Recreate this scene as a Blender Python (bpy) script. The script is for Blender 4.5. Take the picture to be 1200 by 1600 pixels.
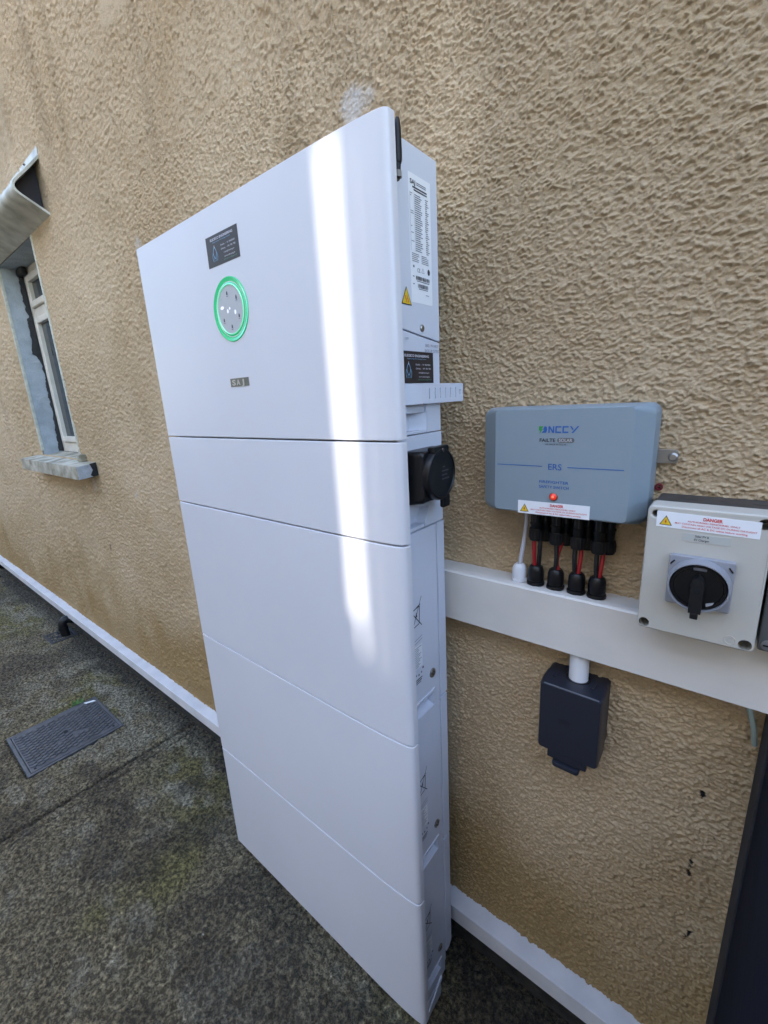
import bpy, bmesh, math, random
import numpy as np
from mathutils import Vector, Matrix

random.seed(7)
rng = np.random.default_rng(11)
scene = bpy.context.scene
for o in list(bpy.data.objects):
    bpy.data.objects.remove(o)
COL = scene.collection
ZC = 1.35          # camera height; all coordinates below are given relative to the camera point

# ------------------------------------------------------------------ camera
cd = bpy.data.cameras.new('camera')
cam = bpy.data.objects.new('camera', cd)
COL.objects.link(cam)
right = Vector((0.78074491, 0.62269634, -0.05183284))
up = Vector((-0.11666303, 0.22676096, 0.96693806))
fwd = Vector((-0.61386246, 0.74888499, -0.24968811))
m = Matrix.Identity(4)
for i in range(3):
    m[i][0] = right[i]; m[i][1] = up[i]; m[i][2] = -fwd[i]
m[2][3] = ZC
cam.matrix_world = m
cd.sensor_fit = 'HORIZONTAL'
cd.sensor_width = 36.0
cd.lens = 36.0 * 684.04 / 1200.0
cd.clip_start = 0.01
cd.clip_end = 500
scene.camera = cam

# ------------------------------------------------------------------ light
SUN_EL, SUN_AZ = 31.0, 8.0         # azimuth measured from straight out of the wall towards +x
el, az = math.radians(SUN_EL), math.radians(SUN_AZ)
S = Vector((math.sin(az) * math.cos(el), -math.cos(az) * math.cos(el), math.sin(el)))
world = bpy.data.worlds.new('World')
scene.world = world
world.use_nodes = True
nt = world.node_tree
nt.nodes.clear()
wo = nt.nodes.new('ShaderNodeOutputWorld')
bg = nt.nodes.new('ShaderNodeBackground')
sky = nt.nodes.new('ShaderNodeTexSky')
sky.sky_type = 'NISHITA'
sky.sun_disc = False
sky.sun_elevation = el
sky.sun_rotation = math.pi - az
sky.air_density = 1.0
sky.dust_density = .8
sky.ozone_density = 1.0
bg.inputs['Strength'].default_value = 0.15
nt.links.new(sky.outputs[0], bg.inputs[0])
nt.links.new(bg.outputs[0], wo.inputs[0])
sd = bpy.data.lights.new('sun', 'SUN')
sd.energy = 2.0
sd.angle = math.radians(0.5)
sd.color = (1.0, 0.95, 0.88)
sun = bpy.data.objects.new('sun', sd)
COL.objects.link(sun)
sun.rotation_euler = S.to_track_quat('Z', 'Y').to_euler()
sun.location = (0, -3, 8)
scene.view_settings.view_transform = 'Standard'
scene.view_settings.look = 'None'
scene.view_settings.exposure = 2.72
scene.view_settings.gamma = 1.0
scene.view_settings.use_curve_mapping = False

# ------------------------------------------------------------------ materials
MATS = {}
def mat(name, col, rough=0.5, metal=0.0, noise=None, bump=None, emit=None, coat=0.0, col2=None, spec=None):
    """noise=(scale, amount 0..1, detail) mixes col with col2; bump=(scale, distance m)"""
    if name in MATS: return MATS[name]
    mt = bpy.data.materials.new(name); mt.use_nodes = True
    n = mt.node_tree.nodes; l = mt.node_tree.links
    b = n['Principled BSDF']
    b.inputs['Base Color'].default_value = (*col, 1)
    b.inputs['Roughness'].default_value = rough
    b.inputs['Metallic'].default_value = metal
    if spec is not None: b.inputs['Specular IOR Level'].default_value = spec
    if coat:
        b.inputs['Coat Weight'].default_value = coat
        b.inputs['Coat Roughness'].default_value = 0.12
    geo = None
    if noise or bump:
        geo = n.new('ShaderNodeNewGeometry')
    if noise:
        t = n.new('ShaderNodeTexNoise'); t.inputs['Scale'].default_value = noise[0]
        t.inputs['Detail'].default_value = noise[2] if len(noise) > 2 else 4
        l.new(geo.outputs['Position'], t.inputs['Vector'])
        r = n.new('ShaderNodeValToRGB')
        r.color_ramp.elements[0].position = 0.35; r.color_ramp.elements[1].position = 0.68
        c2 = col2 if col2 else tuple(c * (1 - noise[1]) for c in col)
        r.color_ramp.elements[0].color = (*col, 1); r.color_ramp.elements[1].color = (*c2, 1)
        l.new(t.outputs['Fac'], r.inputs['Fac']); l.new(r.outputs['Color'], b.inputs['Base Color'])
    if bump:
        t2 = n.new('ShaderNodeTexNoise'); t2.inputs['Scale'].default_value = bump[0]; t2.inputs['Detail'].default_value = 3
        l.new(geo.outputs['Position'], t2.inputs['Vector'])
        bp = n.new('ShaderNodeBump'); bp.inputs['Distance'].default_value = bump[1]; bp.inputs['Strength'].default_value = 1
        l.new(t2.outputs['Fac'], bp.inputs['Height']); l.new(bp.outputs['Normal'], b.inputs['Normal'])
    if emit:
        b.inputs['Emission Color'].default_value = (*emit[0], 1); b.inputs['Emission Strength'].default_value = emit[1]
    MATS[name] = mt
    return mt

M_WHITE = mat('white_powder_coat', (.69, .69, .725), .34, noise=(3, .04, 3), bump=(7, .0006))
M_BODY = mat('sky_tinted_side_steel', (.63, .66, .735), .42, noise=(5, .05, 3))  # blue of the sky light tinted into the white steel
M_GAP = mat('seam_gap', (.03, .03, .035), .8)
M_PVC = mat('white_trunking_plastic', (.68, .655, .61), .38, noise=(9, .10, 5))
M_RAIL = mat('white_rail_plastic', (.74, .73, .74), .40, noise=(14, .16, 6))
M_BLACK = mat('black_plastic', (.006, .006, .007), .36, spec=.35)
M_BLACKM = mat('black_matt_plastic', (.008, .008, .009), .5, bump=(400, .0001), spec=.35)
M_STICK = mat('black_sticker_film', (.022, .020, .024), .28)
M_PRINTW = mat('white_print', (.62, .60, .66), .5)
M_PRINTB = mat('pale_blue_print', (.22, .42, .62), .5)
M_PRINTG = mat('green_print', (.10, .30, .18), .5)
M_INK = mat('black_print', (.025, .027, .04), .5)
M_GREYINK = mat('grey_print', (.16, .17, .22), .6)
M_LABEL = mat('white_label_film', (.80, .82, .85), .35)
M_YEL = mat('yellow_label', (.75, .52, .02), .4)
M_RED = mat('red_print', (.62, .05, .06), .5)
M_BLUE = mat('blue_print', (.012, .10, .36), .4)
M_GRN = mat('logo_green', (.03, .28, .06), .4)
M_ERS = mat('grey_blue_enclosure', (.235, .30, .345), .45, noise=(6, .06, 3), bump=(500, .00012))
M_STEEL = mat('zinc_steel', (.34, .33, .31), .42, 1.0)
M_DARKST = mat('tarnished_steel', (.16, .14, .12), .45, .8)
M_ISO = mat('light_grey_enclosure', (.50, .485, .435), .42, noise=(8, .06, 3), bump=(600, .00008))
M_ISOB = mat('dark_grey_enclosure_base', (.055, .052, .05), .55, noise=(60, .4, 4))
M_PLATE = mat('mid_grey_plate', (.27, .28, .31), .4)
M_SOCK = mat('navy_grey_plastic', (.020, .022, .032), .42, spec=.4, bump=(700, .0001))
M_GATE = mat('navy_steel_paint', (.006, .008, .018), .8, spec=.12, noise=(20, .3, 5), bump=(60, .0004))
M_POST = mat('grey_steel_post', (.04, .04, .045), .7, spec=.2, noise=(30, .25, 4))
M_BOX2 = mat('dark_grey_box', (.085, .09, .092), .4)
M_REDW = mat('red_cable', (.30, .012, .016), .4)
M_BLKW = mat('black_cable', (.012, .012, .013), .4)
M_GREYW = mat('grey_cable', (.52, .53, .58), .45)
M_GRNW = mat('grey_green_cable', (.25, .30, .26), .5)
M_DISP = mat('display_glass', (.46, .48, .50), .12, coat=.6)
M_RING = mat('green_light_ring', (.02, .38, .16), .2, emit=((.0, .62, .22), .055), coat=.5)
M_RINGE = mat('green_ring_edge', (.25, .65, .42), .12, emit=((.25, .95, .55), .07))
M_SPOT = mat('white_display_spot', (.8, .8, .9), .3, emit=((.85, .85, 1.0), .06))  # small white spots on the display, slightly emissive
M_LENS = mat('red_lens', (.65, .03, .02), .15, emit=((1.0, .06, .03), .05))
M_LENSC = mat('red_lens_core', (.8, .2, .12), .2, emit=((1.0, .25, .12), .08))
M_BADGE = mat('brushed_badge', (.20, .20, .18), .35, .7)
M_BADGEL = mat('badge_letters', (.55, .55, .50), .35, .6)
M_IRON = mat('cast_iron_cover', (.105, .108, .118), .5, .3, noise=(25, .35, 5), bump=(180, .0006))
M_GRATE = mat('gully_grate', (.03, .03, .034), .5, noise=(40, .4, 4))
M_FRAME = mat('cream_window_frame', (.74, .70, .60), .35, noise=(20, .12, 5))
M_GLASS = mat('window_glass', (.02, .025, .03), .04)
M_SEAL = mat('black_sealant', (.012, .012, .014), .6, bump=(120, .002))
M_REVEAL = mat('grey_blue_reveal_paint', (.42, .47, .50), .7, noise=(18, .25, 5), bump=(160, .0025))
M_BEAD = mat('pale_corner_bead', (.60, .60, .50), .55, noise=(40, .3, 4))
M_SILL = mat('weathered_sill', (.52, .49, .40), .8, noise=(16, .6, 7), bump=(120, .002), col2=(.20, .18, .12))
M_SILLP = mat('blue_grey_sill_paint', (.42, .46, .50), .7, noise=(30, .3, 4), bump=(150, .002))
M_HOOD = mat('weathered_white_hood', (.62, .62, .54), .5, noise=(14, .5, 6), col2=(.34, .33, .27))
M_HOODIN = mat('hood_inside_shade', (.018, .016, .02), .7)
M_BASE = mat('damp_shaded_plinth', (.045, .042, .036), .9, noise=(30, .6, 6), bump=(120, .004))  # near-black holds both damp dirt and the shadow under the trunking
M_STONE = mat('pale_pebble', (.34, .31, .25), .8)
M_LEAF = mat('weed_leaf', (.05, .16, .025), .5)
M_DEAD = mat('dry_leaf', (.12, .08, .045), .7)
M_WHITEBIT = mat('white_paint_scrap', (.75, .76, .76), .6)
M_SUNWALL = mat('blocking_wall_render', (.68, .63, .55), .85, noise=(3, .2, 6))  # render of the added wall that blocks the sun

# ------------------------------------------------------------------ mesh builder
class MB:
    def __init__(s):
        s.V = []; s.F = []; s.MI = []; s.mats = []
    def mi(s, mt):
        if mt not in s.mats: s.mats.append(mt)
        return s.mats.index(mt)
    def add(s, verts, faces, mt):
        k = len(s.V); i = s.mi(mt)
        s.V.extend([tuple(v) for v in verts])
        for f in faces:
            s.F.append(tuple(k + a for a in f)); s.MI.append(i)
        return s
    def addbm(s, bm, mt):
        bm.verts.ensure_lookup_table()
        for i, v in enumerate(bm.verts): v.index = i
        s.add([v.co.copy() for v in bm.verts], [[v.index for v in f.verts] for f in bm.faces], mt)
        bm.free()
        return s
    def box(s, x0, x1, y0, y1, z0, z1, mt, bev=0, seg=2):
        bm = bmesh.new()
        bmesh.ops.create_cube(bm, size=1)
        for v in bm.verts:
            v.co = Vector(((x0 + x1) / 2 + v.co.x * (x1 - x0), (y0 + y1) / 2 + v.co.y * (y1 - y0), (z0 + z1) / 2 + v.co.z * (z1 - z0)))
        if bev:
            bmesh.ops.bevel(bm, geom=list(bm.edges), offset=bev, segments=seg, profile=.5, affect='EDGES')
        return s.addbm(bm, mt)
    def prism(s, poly, axis, a, b, mt, bev=0, seg=2):
        """poly: 2d points in the other two axes (in x,y,z order); extruded along axis from a to b"""
        bm = bmesh.new()
        def p3(p, t):
            return [(t, p[0], p[1]), (p[0], t, p[1]), (p[0], p[1], t)][axis]
        v0 = [bm.verts.new(p3(p, a)) for p in poly]; v1 = [bm.verts.new(p3(p, b)) for p in poly]
        n = len(poly)
        c0 = bm.faces.new(v0); c1 = bm.faces.new(v1[::-1])
        for i in range(n):
            bm.faces.new((v0[(i + 1) % n], v0[i], v1[i], v1[(i + 1) % n]))
        bmesh.ops.recalc_face_normals(bm, faces=list(bm.faces))
        if bev:
            es = set(c0.edges) | set(c1.edges)
            bmesh.ops.bevel(bm, geom=list(es), offset=bev, segments=seg, profile=.5, affect='EDGES')
        return s.addbm(bm, mt)
    def lathe(s, prof, origin, axis, mt, n=28, cap0=True, cap1=True):
        """prof: (radius, distance along axis)"""
        a = Vector(axis).normalized(); q = a.to_track_quat('Z', 'Y'); o = Vector(origin)
        V = []; F = []
        for r, h in prof:
            for i in range(n):
                t = 2 * math.pi * i / n
                V.append(o + q @ Vector((r * math.cos(t), r * math.sin(t), h)))
        for j in range(len(prof) - 1):
            for i in range(n):
                i2 = (i + 1) % n
                F.append((j * n + i, j * n + i2, (j + 1) * n + i2, (j + 1) * n + i))
        if cap0: F.append(tuple(range(n - 1, -1, -1)))
        if cap1: F.append(tuple(range((len(prof) - 1) * n, len(prof) * n)))
        return s.add(V, F, mt)
    def cyl(s, p0, p1, r, mt, n=24, r1=None):
        p0 = Vector(p0); p1 = Vector(p1)
        return s.lathe([(r, 0), (r if r1 is None else r1, (p1 - p0).length)], p0, p1 - p0, mt, n)
    def tube(s, pts, r, mt, n=12):
        pts = [Vector(p) for p in pts]; V = []; F = []
        up0 = Vector((0, 0, 1))
        for i, p in enumerate(pts):
            d = (pts[min(i + 1, len(pts) - 1)] - pts[max(i - 1, 0)]).normalized()
            a = d.orthogonal() if i == 0 else (a - d * a.dot(d))
            a = a.normalized(); b = d.cross(a)
            rr = r[i] if isinstance(r, (list, tuple)) else r
            for k in range(n):
                t = 2 * math.pi * k / n
                V.append(p + (a * math.cos(t) + b * math.sin(t)) * rr)
        for j in range(len(pts) - 1):
            for i in range(n):
                i2 = (i + 1) % n
                F.append((j * n + i, j * n + i2, (j + 1) * n + i2, (j + 1) * n + i))
        F.append(tuple(range(n - 1, -1, -1))); F.append(tuple(range((len(pts) - 1) * n, len(pts) * n)))
        return s.add(V, F, mt)
    def loft(s, rings, mt, cap0=True, cap1=True):
        n = len(rings[0]); V = [p for r in rings for p in r]; F = []
        for j in range(len(rings) - 1):
            for i in range(n):
                i2 = (i + 1) % n
                F.append((j * n + i, j * n + i2, (j + 1) * n + i2, (j + 1) * n + i))
        if cap0: F.append(tuple(range(n - 1, -1, -1)))
        if cap1: F.append(tuple(range((len(rings) - 1) * n, len(rings) * n)))
        return s.add(V, F, mt)
    def build(s, name, parent=None, origin=None, angle=32, fix=True):
        me = bpy.data.meshes.new(name)
        if parent is not None: org = Vector(parent['org'])
        elif origin is not None: org = Vector(origin)
        else: org = Vector((0, 0, -ZC))
        me.from_pydata([(v[0] - org[0], v[1] - org[1], v[2] - org[2]) for v in s.V], [], s.F)
        for mt in s.mats: me.materials.append(mt)
        me.polygons.foreach_set('material_index', s.MI)
        me.update()
        if fix:
            bm = bmesh.new(); bm.from_mesh(me)
            bmesh.ops.recalc_face_normals(bm, faces=list(bm.faces))
            bm.to_mesh(me); bm.free()
        me.polygons.foreach_set('use_smooth', [True] * len(me.polygons))
        me.set_sharp_from_angle(angle=math.radians(angle))
        o = bpy.data.objects.new(name, me); COL.objects.link(o)
        if fix:
            wn = o.modifiers.new('weighted', 'WEIGHTED_NORMAL'); wn.keep_sharp = True
        o['org'] = tuple(org)
        if parent is not None:
            o.parent = parent
        else:
            o.location = org + Vector((0, 0, ZC))
        return o

def empty(name, loc):
    o = bpy.data.objects.new(name, None); COL.objects.link(o)
    o['org'] = tuple(loc); o.location = Vector(loc) + Vector((0, 0, ZC)); o.empty_display_size = .05
    return o
def tag(o, label, cat=None, group=None, kind=None):
    if label: o['label'] = label
    if cat: o['category'] = cat
    if group: o['group'] = group
    if kind: o['kind'] = kind
    return o

# ---- flat print in a plane
class Plane:
    """o = top left corner, u = reading direction, v = downwards; n points out of the surface"""
    def __init__(s, o, u, v):
        s.o = Vector(o); s.u = Vector(u).normalized(); s.v = Vector(v).normalized(); s.n = s.v.cross(s.u)
    def p(s, x, y, h=0.0): return s.o + s.u * x + s.v * y + s.n * h
def rect(mb, P, x0, y0, x1, y1, h, mt):
    mb.add([P.p(x0, y0, h), P.p(x0, y1, h), P.p(x1, y1, h), P.p(x1, y0, h)], [(0, 1, 2, 3)], mt)
def poly(mb, P, pts, h, mt):
    mb.add([P.p(x, y, h) for x, y in pts], [tuple(range(len(pts)))], mt)
def film(mb, P, x0, y0, x1, y1, t, mt):
    v = [P.p(x0, y0, t), P.p(x0, y1, t), P.p(x1, y1, t), P.p(x1, y0, t), P.p(x0, y0, -.0005), P.p(x0, y1, -.0005), P.p(x1, y1, -.0005), P.p(x1, y0, -.0005)]
    mb.add(v, [(0, 1, 2, 3), (0, 4, 5, 1), (1, 5, 6, 2), (2, 6, 7, 3), (3, 7, 4, 0)], mt)
_txt = {}
def text_mesh(sx, shear=0, offset=0):
    k = (sx, shear, offset)
    if k in _txt: return _txt[k]
    cu = bpy.data.curves.new('t', 'FONT'); cu.body = sx; cu.size = 1; cu.resolution_u = 3; cu.shear = shear; cu.offset = offset
    ob = bpy.data.objects.new('t', cu); COL.objects.link(ob)
    dg = bpy.context.evaluated_depsgraph_get()
    me = bpy.data.meshes.new_from_object(ob.evaluated_get(dg))
    V = [tuple(v.co) for v in me.vertices]; F = [tuple(p.vertices) for p in me.polygons]
    bpy.data.objects.remove(ob); bpy.data.curves.remove(cu); bpy.data.meshes.remove(me)
    _txt[k] = (V, F)
    return V, F
def text(mb, P, sx, x, y, w, h, off, mt, shear=0, bold=0):
    """fits the string in the box x, y (top left), w wide, h cap height"""
    V, F = text_mesh(sx, shear, bold)
    a = np.array(V)
    x0, x1 = a[:, 0].min(), a[:, 0].max(); y0, y1 = a[:, 1].min(), a[:, 1].max()
    cap = .69
    if y1 > .75 or y0 < -.1: pass
    mb.add([P.p(x + (q[0] - x0) / (x1 - x0) * w, y + h - q[1] / cap * h, off) for q in V], F, mt)
def stroke(mb, P, pts, wd, off, mt):
    for (ax, ay), (bx, by) in zip(pts[:-1], pts[1:]):
        L = math.hypot(bx - ax, by - ay) or 1e-9
        nx, ny = -(by - ay) / L * wd / 2, (bx - ax) / L * wd / 2
        mb.add([P.p(ax + nx, ay + ny, off), P.p(ax - nx, ay - ny, off), P.p(bx - nx, by - ny, off), P.p(bx + nx, by + ny, off)], [(0, 1, 2, 3)], mt)
def disc(mb, P, cx, cy, r, off, mt, n=16, ry=None):
    ry = ry or r
    poly(mb, P, [(cx + r * math.cos(2 * math.pi * i / n), cy + ry * math.sin(2 * math.pi * i / n)) for i in range(n)], off, mt)

def plate_holes(mb, x0, x1, z0, z1, y0, y1, r, holes, mt, bev=.0015, slots=()):
    """plate in the xz plane with rounded corners and round holes (x, z, r); y0 < y1"""
    cu = bpy.data.curves.new('p', 'CURVE'); cu.dimensions = '2D'; cu.fill_mode = 'BOTH'
    def spl(pts):
        s = cu.splines.new('POLY'); s.points.add(len(pts) - 1)
        for i, p in enumerate(pts): s.points[i].co = (p[0], p[1], 0, 1)
        s.use_cyclic_u = True
    spl(rrect(x0 + bev, x1 - bev, z0 + bev, z1 - bev, r, 6))
    for hx, hz, hr in holes:
        spl([(hx + (hr + bev) * math.cos(-2 * math.pi * i / 20), hz + (hr + bev) * math.sin(-2 * math.pi * i / 20)) for i in range(20)])
    for (a0, a1, b0, b1) in slots:
        spl(rrect(a0, a1, b0, b1, min(a1 - a0, b1 - b0) * .48, 4)[::-1])
    cu.extrude = (y1 - y0) / 2 - bev; cu.bevel_depth = bev; cu.bevel_resolution = 2
    ob = bpy.data.objects.new('p', cu); COL.objects.link(ob)
    me = bpy.data.meshes.new_from_object(ob.evaluated_get(bpy.context.evaluated_depsgraph_get()))
    V = [(v.co.x, (y0 + y1) / 2 - v.co.z, v.co.y) for v in me.vertices]
    F = [tuple(p.vertices) for p in me.polygons]
    bpy.data.objects.remove(ob); bpy.data.curves.remove(cu); bpy.data.meshes.remove(me)
    mb.add(V, F, mt)
def rrect(x0, x1, z0, z1, r, k=5):
    pts = []
    for cx, cz, a0 in ((x1 - r, z0 + r, -90), (x1 - r, z1 - r, 0), (x0 + r, z1 - r, 90), (x0 + r, z0 + r, 180)):
        for i in range(k + 1):
            a = math.radians(a0 + 90 * i / k)
            pts.append((cx + r * math.cos(a), cz + r * math.sin(a)))
    return pts

# ------------------------------------------------------------------ random fields on tensor grids
_lat = {}
def field(xs, ys, sx, sy, seed, rx=None, ry=None):
    """smooth unit variance gaussian field on the tensor grid (len(ys), len(xs)); rx, ry fix the lattice so that patches match"""
    rx = rx or (xs[0], xs[-1]); ry = ry or (ys[0], ys[-1])
    hx, hy = sx * .85, sy * .85
    lx = np.arange(rx[0] - 4 * sx, rx[1] + 4 * sx, hx); ly = np.arange(ry[0] - 4 * sy, ry[1] + 4 * sy, hy)
    if (seed, len(lx), len(ly)) not in _lat:
        _lat[(seed, len(lx), len(ly))] = np.random.default_rng(seed).standard_normal((len(ly), len(lx)), dtype=np.float32)
    L = _lat[(seed, len(lx), len(ly))]
    kx = (lx > xs[0] - 5 * sx) & (lx < xs[-1] + 5 * sx); ky = (ly > ys[0] - 5 * sy) & (ly < ys[-1] + 5 * sy)
    L = L[ky][:, kx]; lx = lx[kx]; ly = ly[ky]
    wx = np.exp(-.5 * ((xs[:, None] - lx[None, :]) / sx) ** 2).astype(np.float32)
    wy = np.exp(-.5 * ((ys[:, None] - ly[None, :]) / sy) ** 2).astype(np.float32)
    wx /= np.sqrt((wx ** 2).sum(1, keepdims=True)); wy /= np.sqrt((wy ** 2).sum(1, keepdims=True))
    return wy @ L @ wx.T
def sstep(a, b, x):
    t = np.clip((x - a) / (b - a), 0, 1); return t * t * (3 - 2 * t)
def grid_mesh(name, blocks, parent, mt, origin=None):
    """blocks: list of (P (ny, nx, 3) relative to the camera, keep (ny-1, nx-1), attrs)"""
    org = np.array(parent['org'] if parent is not None else origin)
    V = []; Q = []; A = {}; k = 0
    for P, keep, attrs in blocks:
        ny, nx, _ = P.shape
        idx = k + np.arange(ny * nx).reshape(ny, nx); k += ny * nx
        Q.append(np.stack([idx[:-1, :-1], idx[:-1, 1:], idx[1:, 1:], idx[1:, :-1]], -1)[keep])
        V.append(P.reshape(-1, 3))
        for a, v in attrs.items(): A.setdefault(a, []).append(v.ravel())
    V = np.concatenate(V); q = np.concatenate(Q)
    used = np.zeros(len(V), bool); used[q.ravel()] = True
    new = np.cumsum(used) - 1; q = new[q]; V = V[used]
    me = bpy.data.meshes.new(name)
    me.vertices.add(len(V)); me.vertices.foreach_set('co', (V - org).astype(np.float32).ravel())
    me.loops.add(q.size); me.loops.foreach_set('vertex_index', q.ravel().astype(np.int32))
    me.polygons.add(len(q)); me.polygons.foreach_set('loop_start', np.arange(0, q.size, 4, dtype=np.int32))
    me.update(calc_edges=True)
    me.polygons.foreach_set('use_smooth', np.ones(len(q), dtype=bool))
    for a, v in A.items():
        at = me.attributes.new(a, 'FLOAT', 'POINT'); at.data.foreach_set('value', np.concatenate(v)[used].astype(np.float32))
    me.materials.append(mt)
    o = bpy.data.objects.new(name, me); COL.objects.link(o); o['org'] = tuple(org)
    if parent is not None: o.parent = parent
    else: o.location = Vector(org) + Vector((0, 0, ZC))
    return o

# ------------------------------------------------------------------ ground
YW = 0.72           # wall plane
GZ = -1.35
def attr_node(n, name):
    a = n.new('ShaderNodeAttribute'); a.attribute_name = name; return a.outputs['Fac']
def mixc(n, l, f, a, b, blend='MIX'):
    mx = n.new('ShaderNodeMix'); mx.data_type = 'RGBA'; mx.blend_type = blend
    for sock, val in ((mx.inputs[0], f), (mx.inputs[6], a), (mx.inputs[7], b)):
        if isinstance(val, (int, float)): sock.default_value = val
        elif isinstance(val, tuple): sock.default_value = (*val, 1)
        else: l.new(val, sock)
    return mx.outputs[2]
def noise_fac(n, l, vec, scale, detail=5, lo=.4, hi=.6, rough=.6):
    t = n.new('ShaderNodeTexNoise'); t.inputs['Scale'].default_value = scale; t.inputs['Detail'].default_value = detail
    t.inputs['Roughness'].default_value = rough
    l.new(vec, t.inputs['Vector'])
    r = n.new('ShaderNodeMapRange'); r.inputs['From Min'].default_value = lo; r.inputs['From Max'].default_value = hi
    l.new(t.outputs['Fac'], r.inputs['Value']); return r.outputs['Result'], t.outputs['Fac']

mt = bpy.data.materials.new('mossy_concrete'); mt.use_nodes = True
n = mt.node_tree.nodes; l = mt.node_tree.links; b = n['Principled BSDF']
geo = n.new('ShaderNodeNewGeometry'); pos = geo.outputs['Position']
f1, _ = noise_fac(n, l, pos, 90, 5, .43, .65, .76)
f2, _ = noise_fac(n, l, pos, 260, 4, .46, .60)
f3, _ = noise_fac(n, l, pos, 9, 6, .42, .62)
c = mixc(n, l, f1, (.060, .045, .022), (.66, .54, .32))
c = mixc(n, l, attr_node(n, 'moss'), c, mixc(n, l, f1, (.062, .052, .014), (.54, .46, .16)))
c = mixc(n, l, attr_node(n, 'pale'), c, mixc(n, l, f1, (.12, .10, .06), (.85, .76, .55)))
c = mixc(n, l, attr_node(n, 'joint'), c, (.022, .019, .012))
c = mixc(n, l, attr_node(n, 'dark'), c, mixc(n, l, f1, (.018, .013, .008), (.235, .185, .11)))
mu = n.new('ShaderNodeMath'); mu.operation = 'MULTIPLY'; mu.inputs[1].default_value = .75
l.new(f2, mu.inputs[0])
c = mixc(n, l, mu.outputs[0], c, (.55, .55, .52), 'MULTIPLY')
l.new(c, b.inputs['Base Color']); b.inputs['Roughness'].default_value = .88
bp = n.new('ShaderNodeBump'); bp.inputs['Distance'].default_value = .008
l.new(f1, bp.inputs['Height']); l.new(bp.outputs['Normal'], b.inputs['Normal'])
M_GROUND = mt

gx = np.concatenate([np.arange(-7.0, -3.0, .012), np.arange(-3.0, .9, .0048)])
gy = np.concatenate([np.arange(-1.2, -.2, .012), np.arange(-.2, YW + .02, .0042)])
XX, YY = np.meshgrid(gx, gy)
h = .0019 * field(gx, gy, .0042, .0042, 1) + .0008 * field(gx, gy, .010, .009, 2) + .0025 * field(gx, gy, .12, .12, 3)
h -= .0022 * np.clip(field(gx, gy, .009, .009, 4) - 1.3, 0, 2)
jx = -1.745 + .004 * field(gx, gy, 9, .15, 5)[:, :1]
joint = np.exp(-((XX - jx) / .006) ** 2); h -= .012 * joint
j2 = np.exp(-((XX - jx - .045) / .003) ** 2); h -= .003 * j2
j3 = np.exp(-((XX + 2.42 + .25 * (YY - .1) - .02 * field(gx, gy, 9, .1, 12)[:, :1]) / .003) ** 2) * (YY < .2); h -= .004 * j3
cov = (np.abs(XX + 2.165) < .175) & (np.abs(YY - .35) < .18)
h = np.where(cov, -.012, h)
moss = sstep(.0, 1.4, field(gx, gy, .16, .13, 6) + .5 * field(gx, gy, .05, .05, 7)) * .9
pale = sstep(.35, 1.7, field(gx, gy, .10, .09, 8) + .8 * field(gx, gy, .022, .016, 9))
wallstreak = np.exp(-((YY - .56) / .07) ** 2) * sstep(.1, 1.3, field(gx, gy, .05, .022, 13) + .3)
pale = np.clip(pale * .75 + wallstreak * .9 * (XX < -1.1), 0, 1)
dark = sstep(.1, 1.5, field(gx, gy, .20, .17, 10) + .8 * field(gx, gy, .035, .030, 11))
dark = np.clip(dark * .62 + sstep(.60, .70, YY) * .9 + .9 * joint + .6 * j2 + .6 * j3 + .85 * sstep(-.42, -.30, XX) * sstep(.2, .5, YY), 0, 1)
P = np.stack([XX, YY, GZ + h], -1)
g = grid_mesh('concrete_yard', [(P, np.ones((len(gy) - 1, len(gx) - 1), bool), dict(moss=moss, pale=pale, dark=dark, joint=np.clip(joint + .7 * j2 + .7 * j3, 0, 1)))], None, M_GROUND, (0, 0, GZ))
tag(g, 'dark mossy concrete yard with a joint line and pale lime streaks', None, None, 'structure')
mb = MB(); mb.add([(-70, -70, GZ - .02), (70, -70, GZ - .02), (70, 70, GZ - .02), (-70, 70, GZ - .02)], [(0, 1, 2, 3)], mat('far_ground_concrete', (.16, .15, .13), .9, noise=(4, .4, 6)))
tag(mb.build('ground', None, (0, 0, GZ), fix=False), 'plain grey concrete ground reaching beyond the yard', None, None, 'structure')

# ------------------------------------------------------------------ added unseen walls that block and shape the light
NY = -5.2
t = empty('sun_blocking_wall', (-4.5, NY, GZ))
tag(t, 'tall pale added wall out of view, slitted to shape the sun streak', 'building')
k = (0.497 - NY)
dx, dz = k * math.tan(az), k * math.tan(el) / math.cos(az)
TOP = 5.3
ST = .365 + dz                      # top of the slits that shape the sun streak
slits = [(-.483, -.470, -.36), (-.470, -.457, -.425), (-.439, -.431, -.455), (-.413, -.405, -.445)]     # slits added for the sun streak: x from, x to, lower end
mb = MB()
edge = -24.0
for a_, b_, c_ in slits + [(6.5 - dx, 0, 0)]:
    if a_ + dx - edge > .001: mb.box(edge, a_ + dx, NY - .05, NY, GZ, TOP, M_SUNWALL)
    edge = b_ + dx
for a_, b_, c_ in slits:
    mb.box(a_ + dx, b_ + dx, NY - .05, NY, GZ, c_ + dz, M_SUNWALL); mb.box(a_ + dx, b_ + dx, NY - .05, NY, ST, TOP, M_SUNWALL)
mb.build('rendered_wall', t)
mb = MB(); mb.box(-24, 6.5, NY - .16, NY + .08, TOP, TOP + .06, mat('wall_coping', (.35, .34, .32), .8)); mb.build('coping', t)

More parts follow.
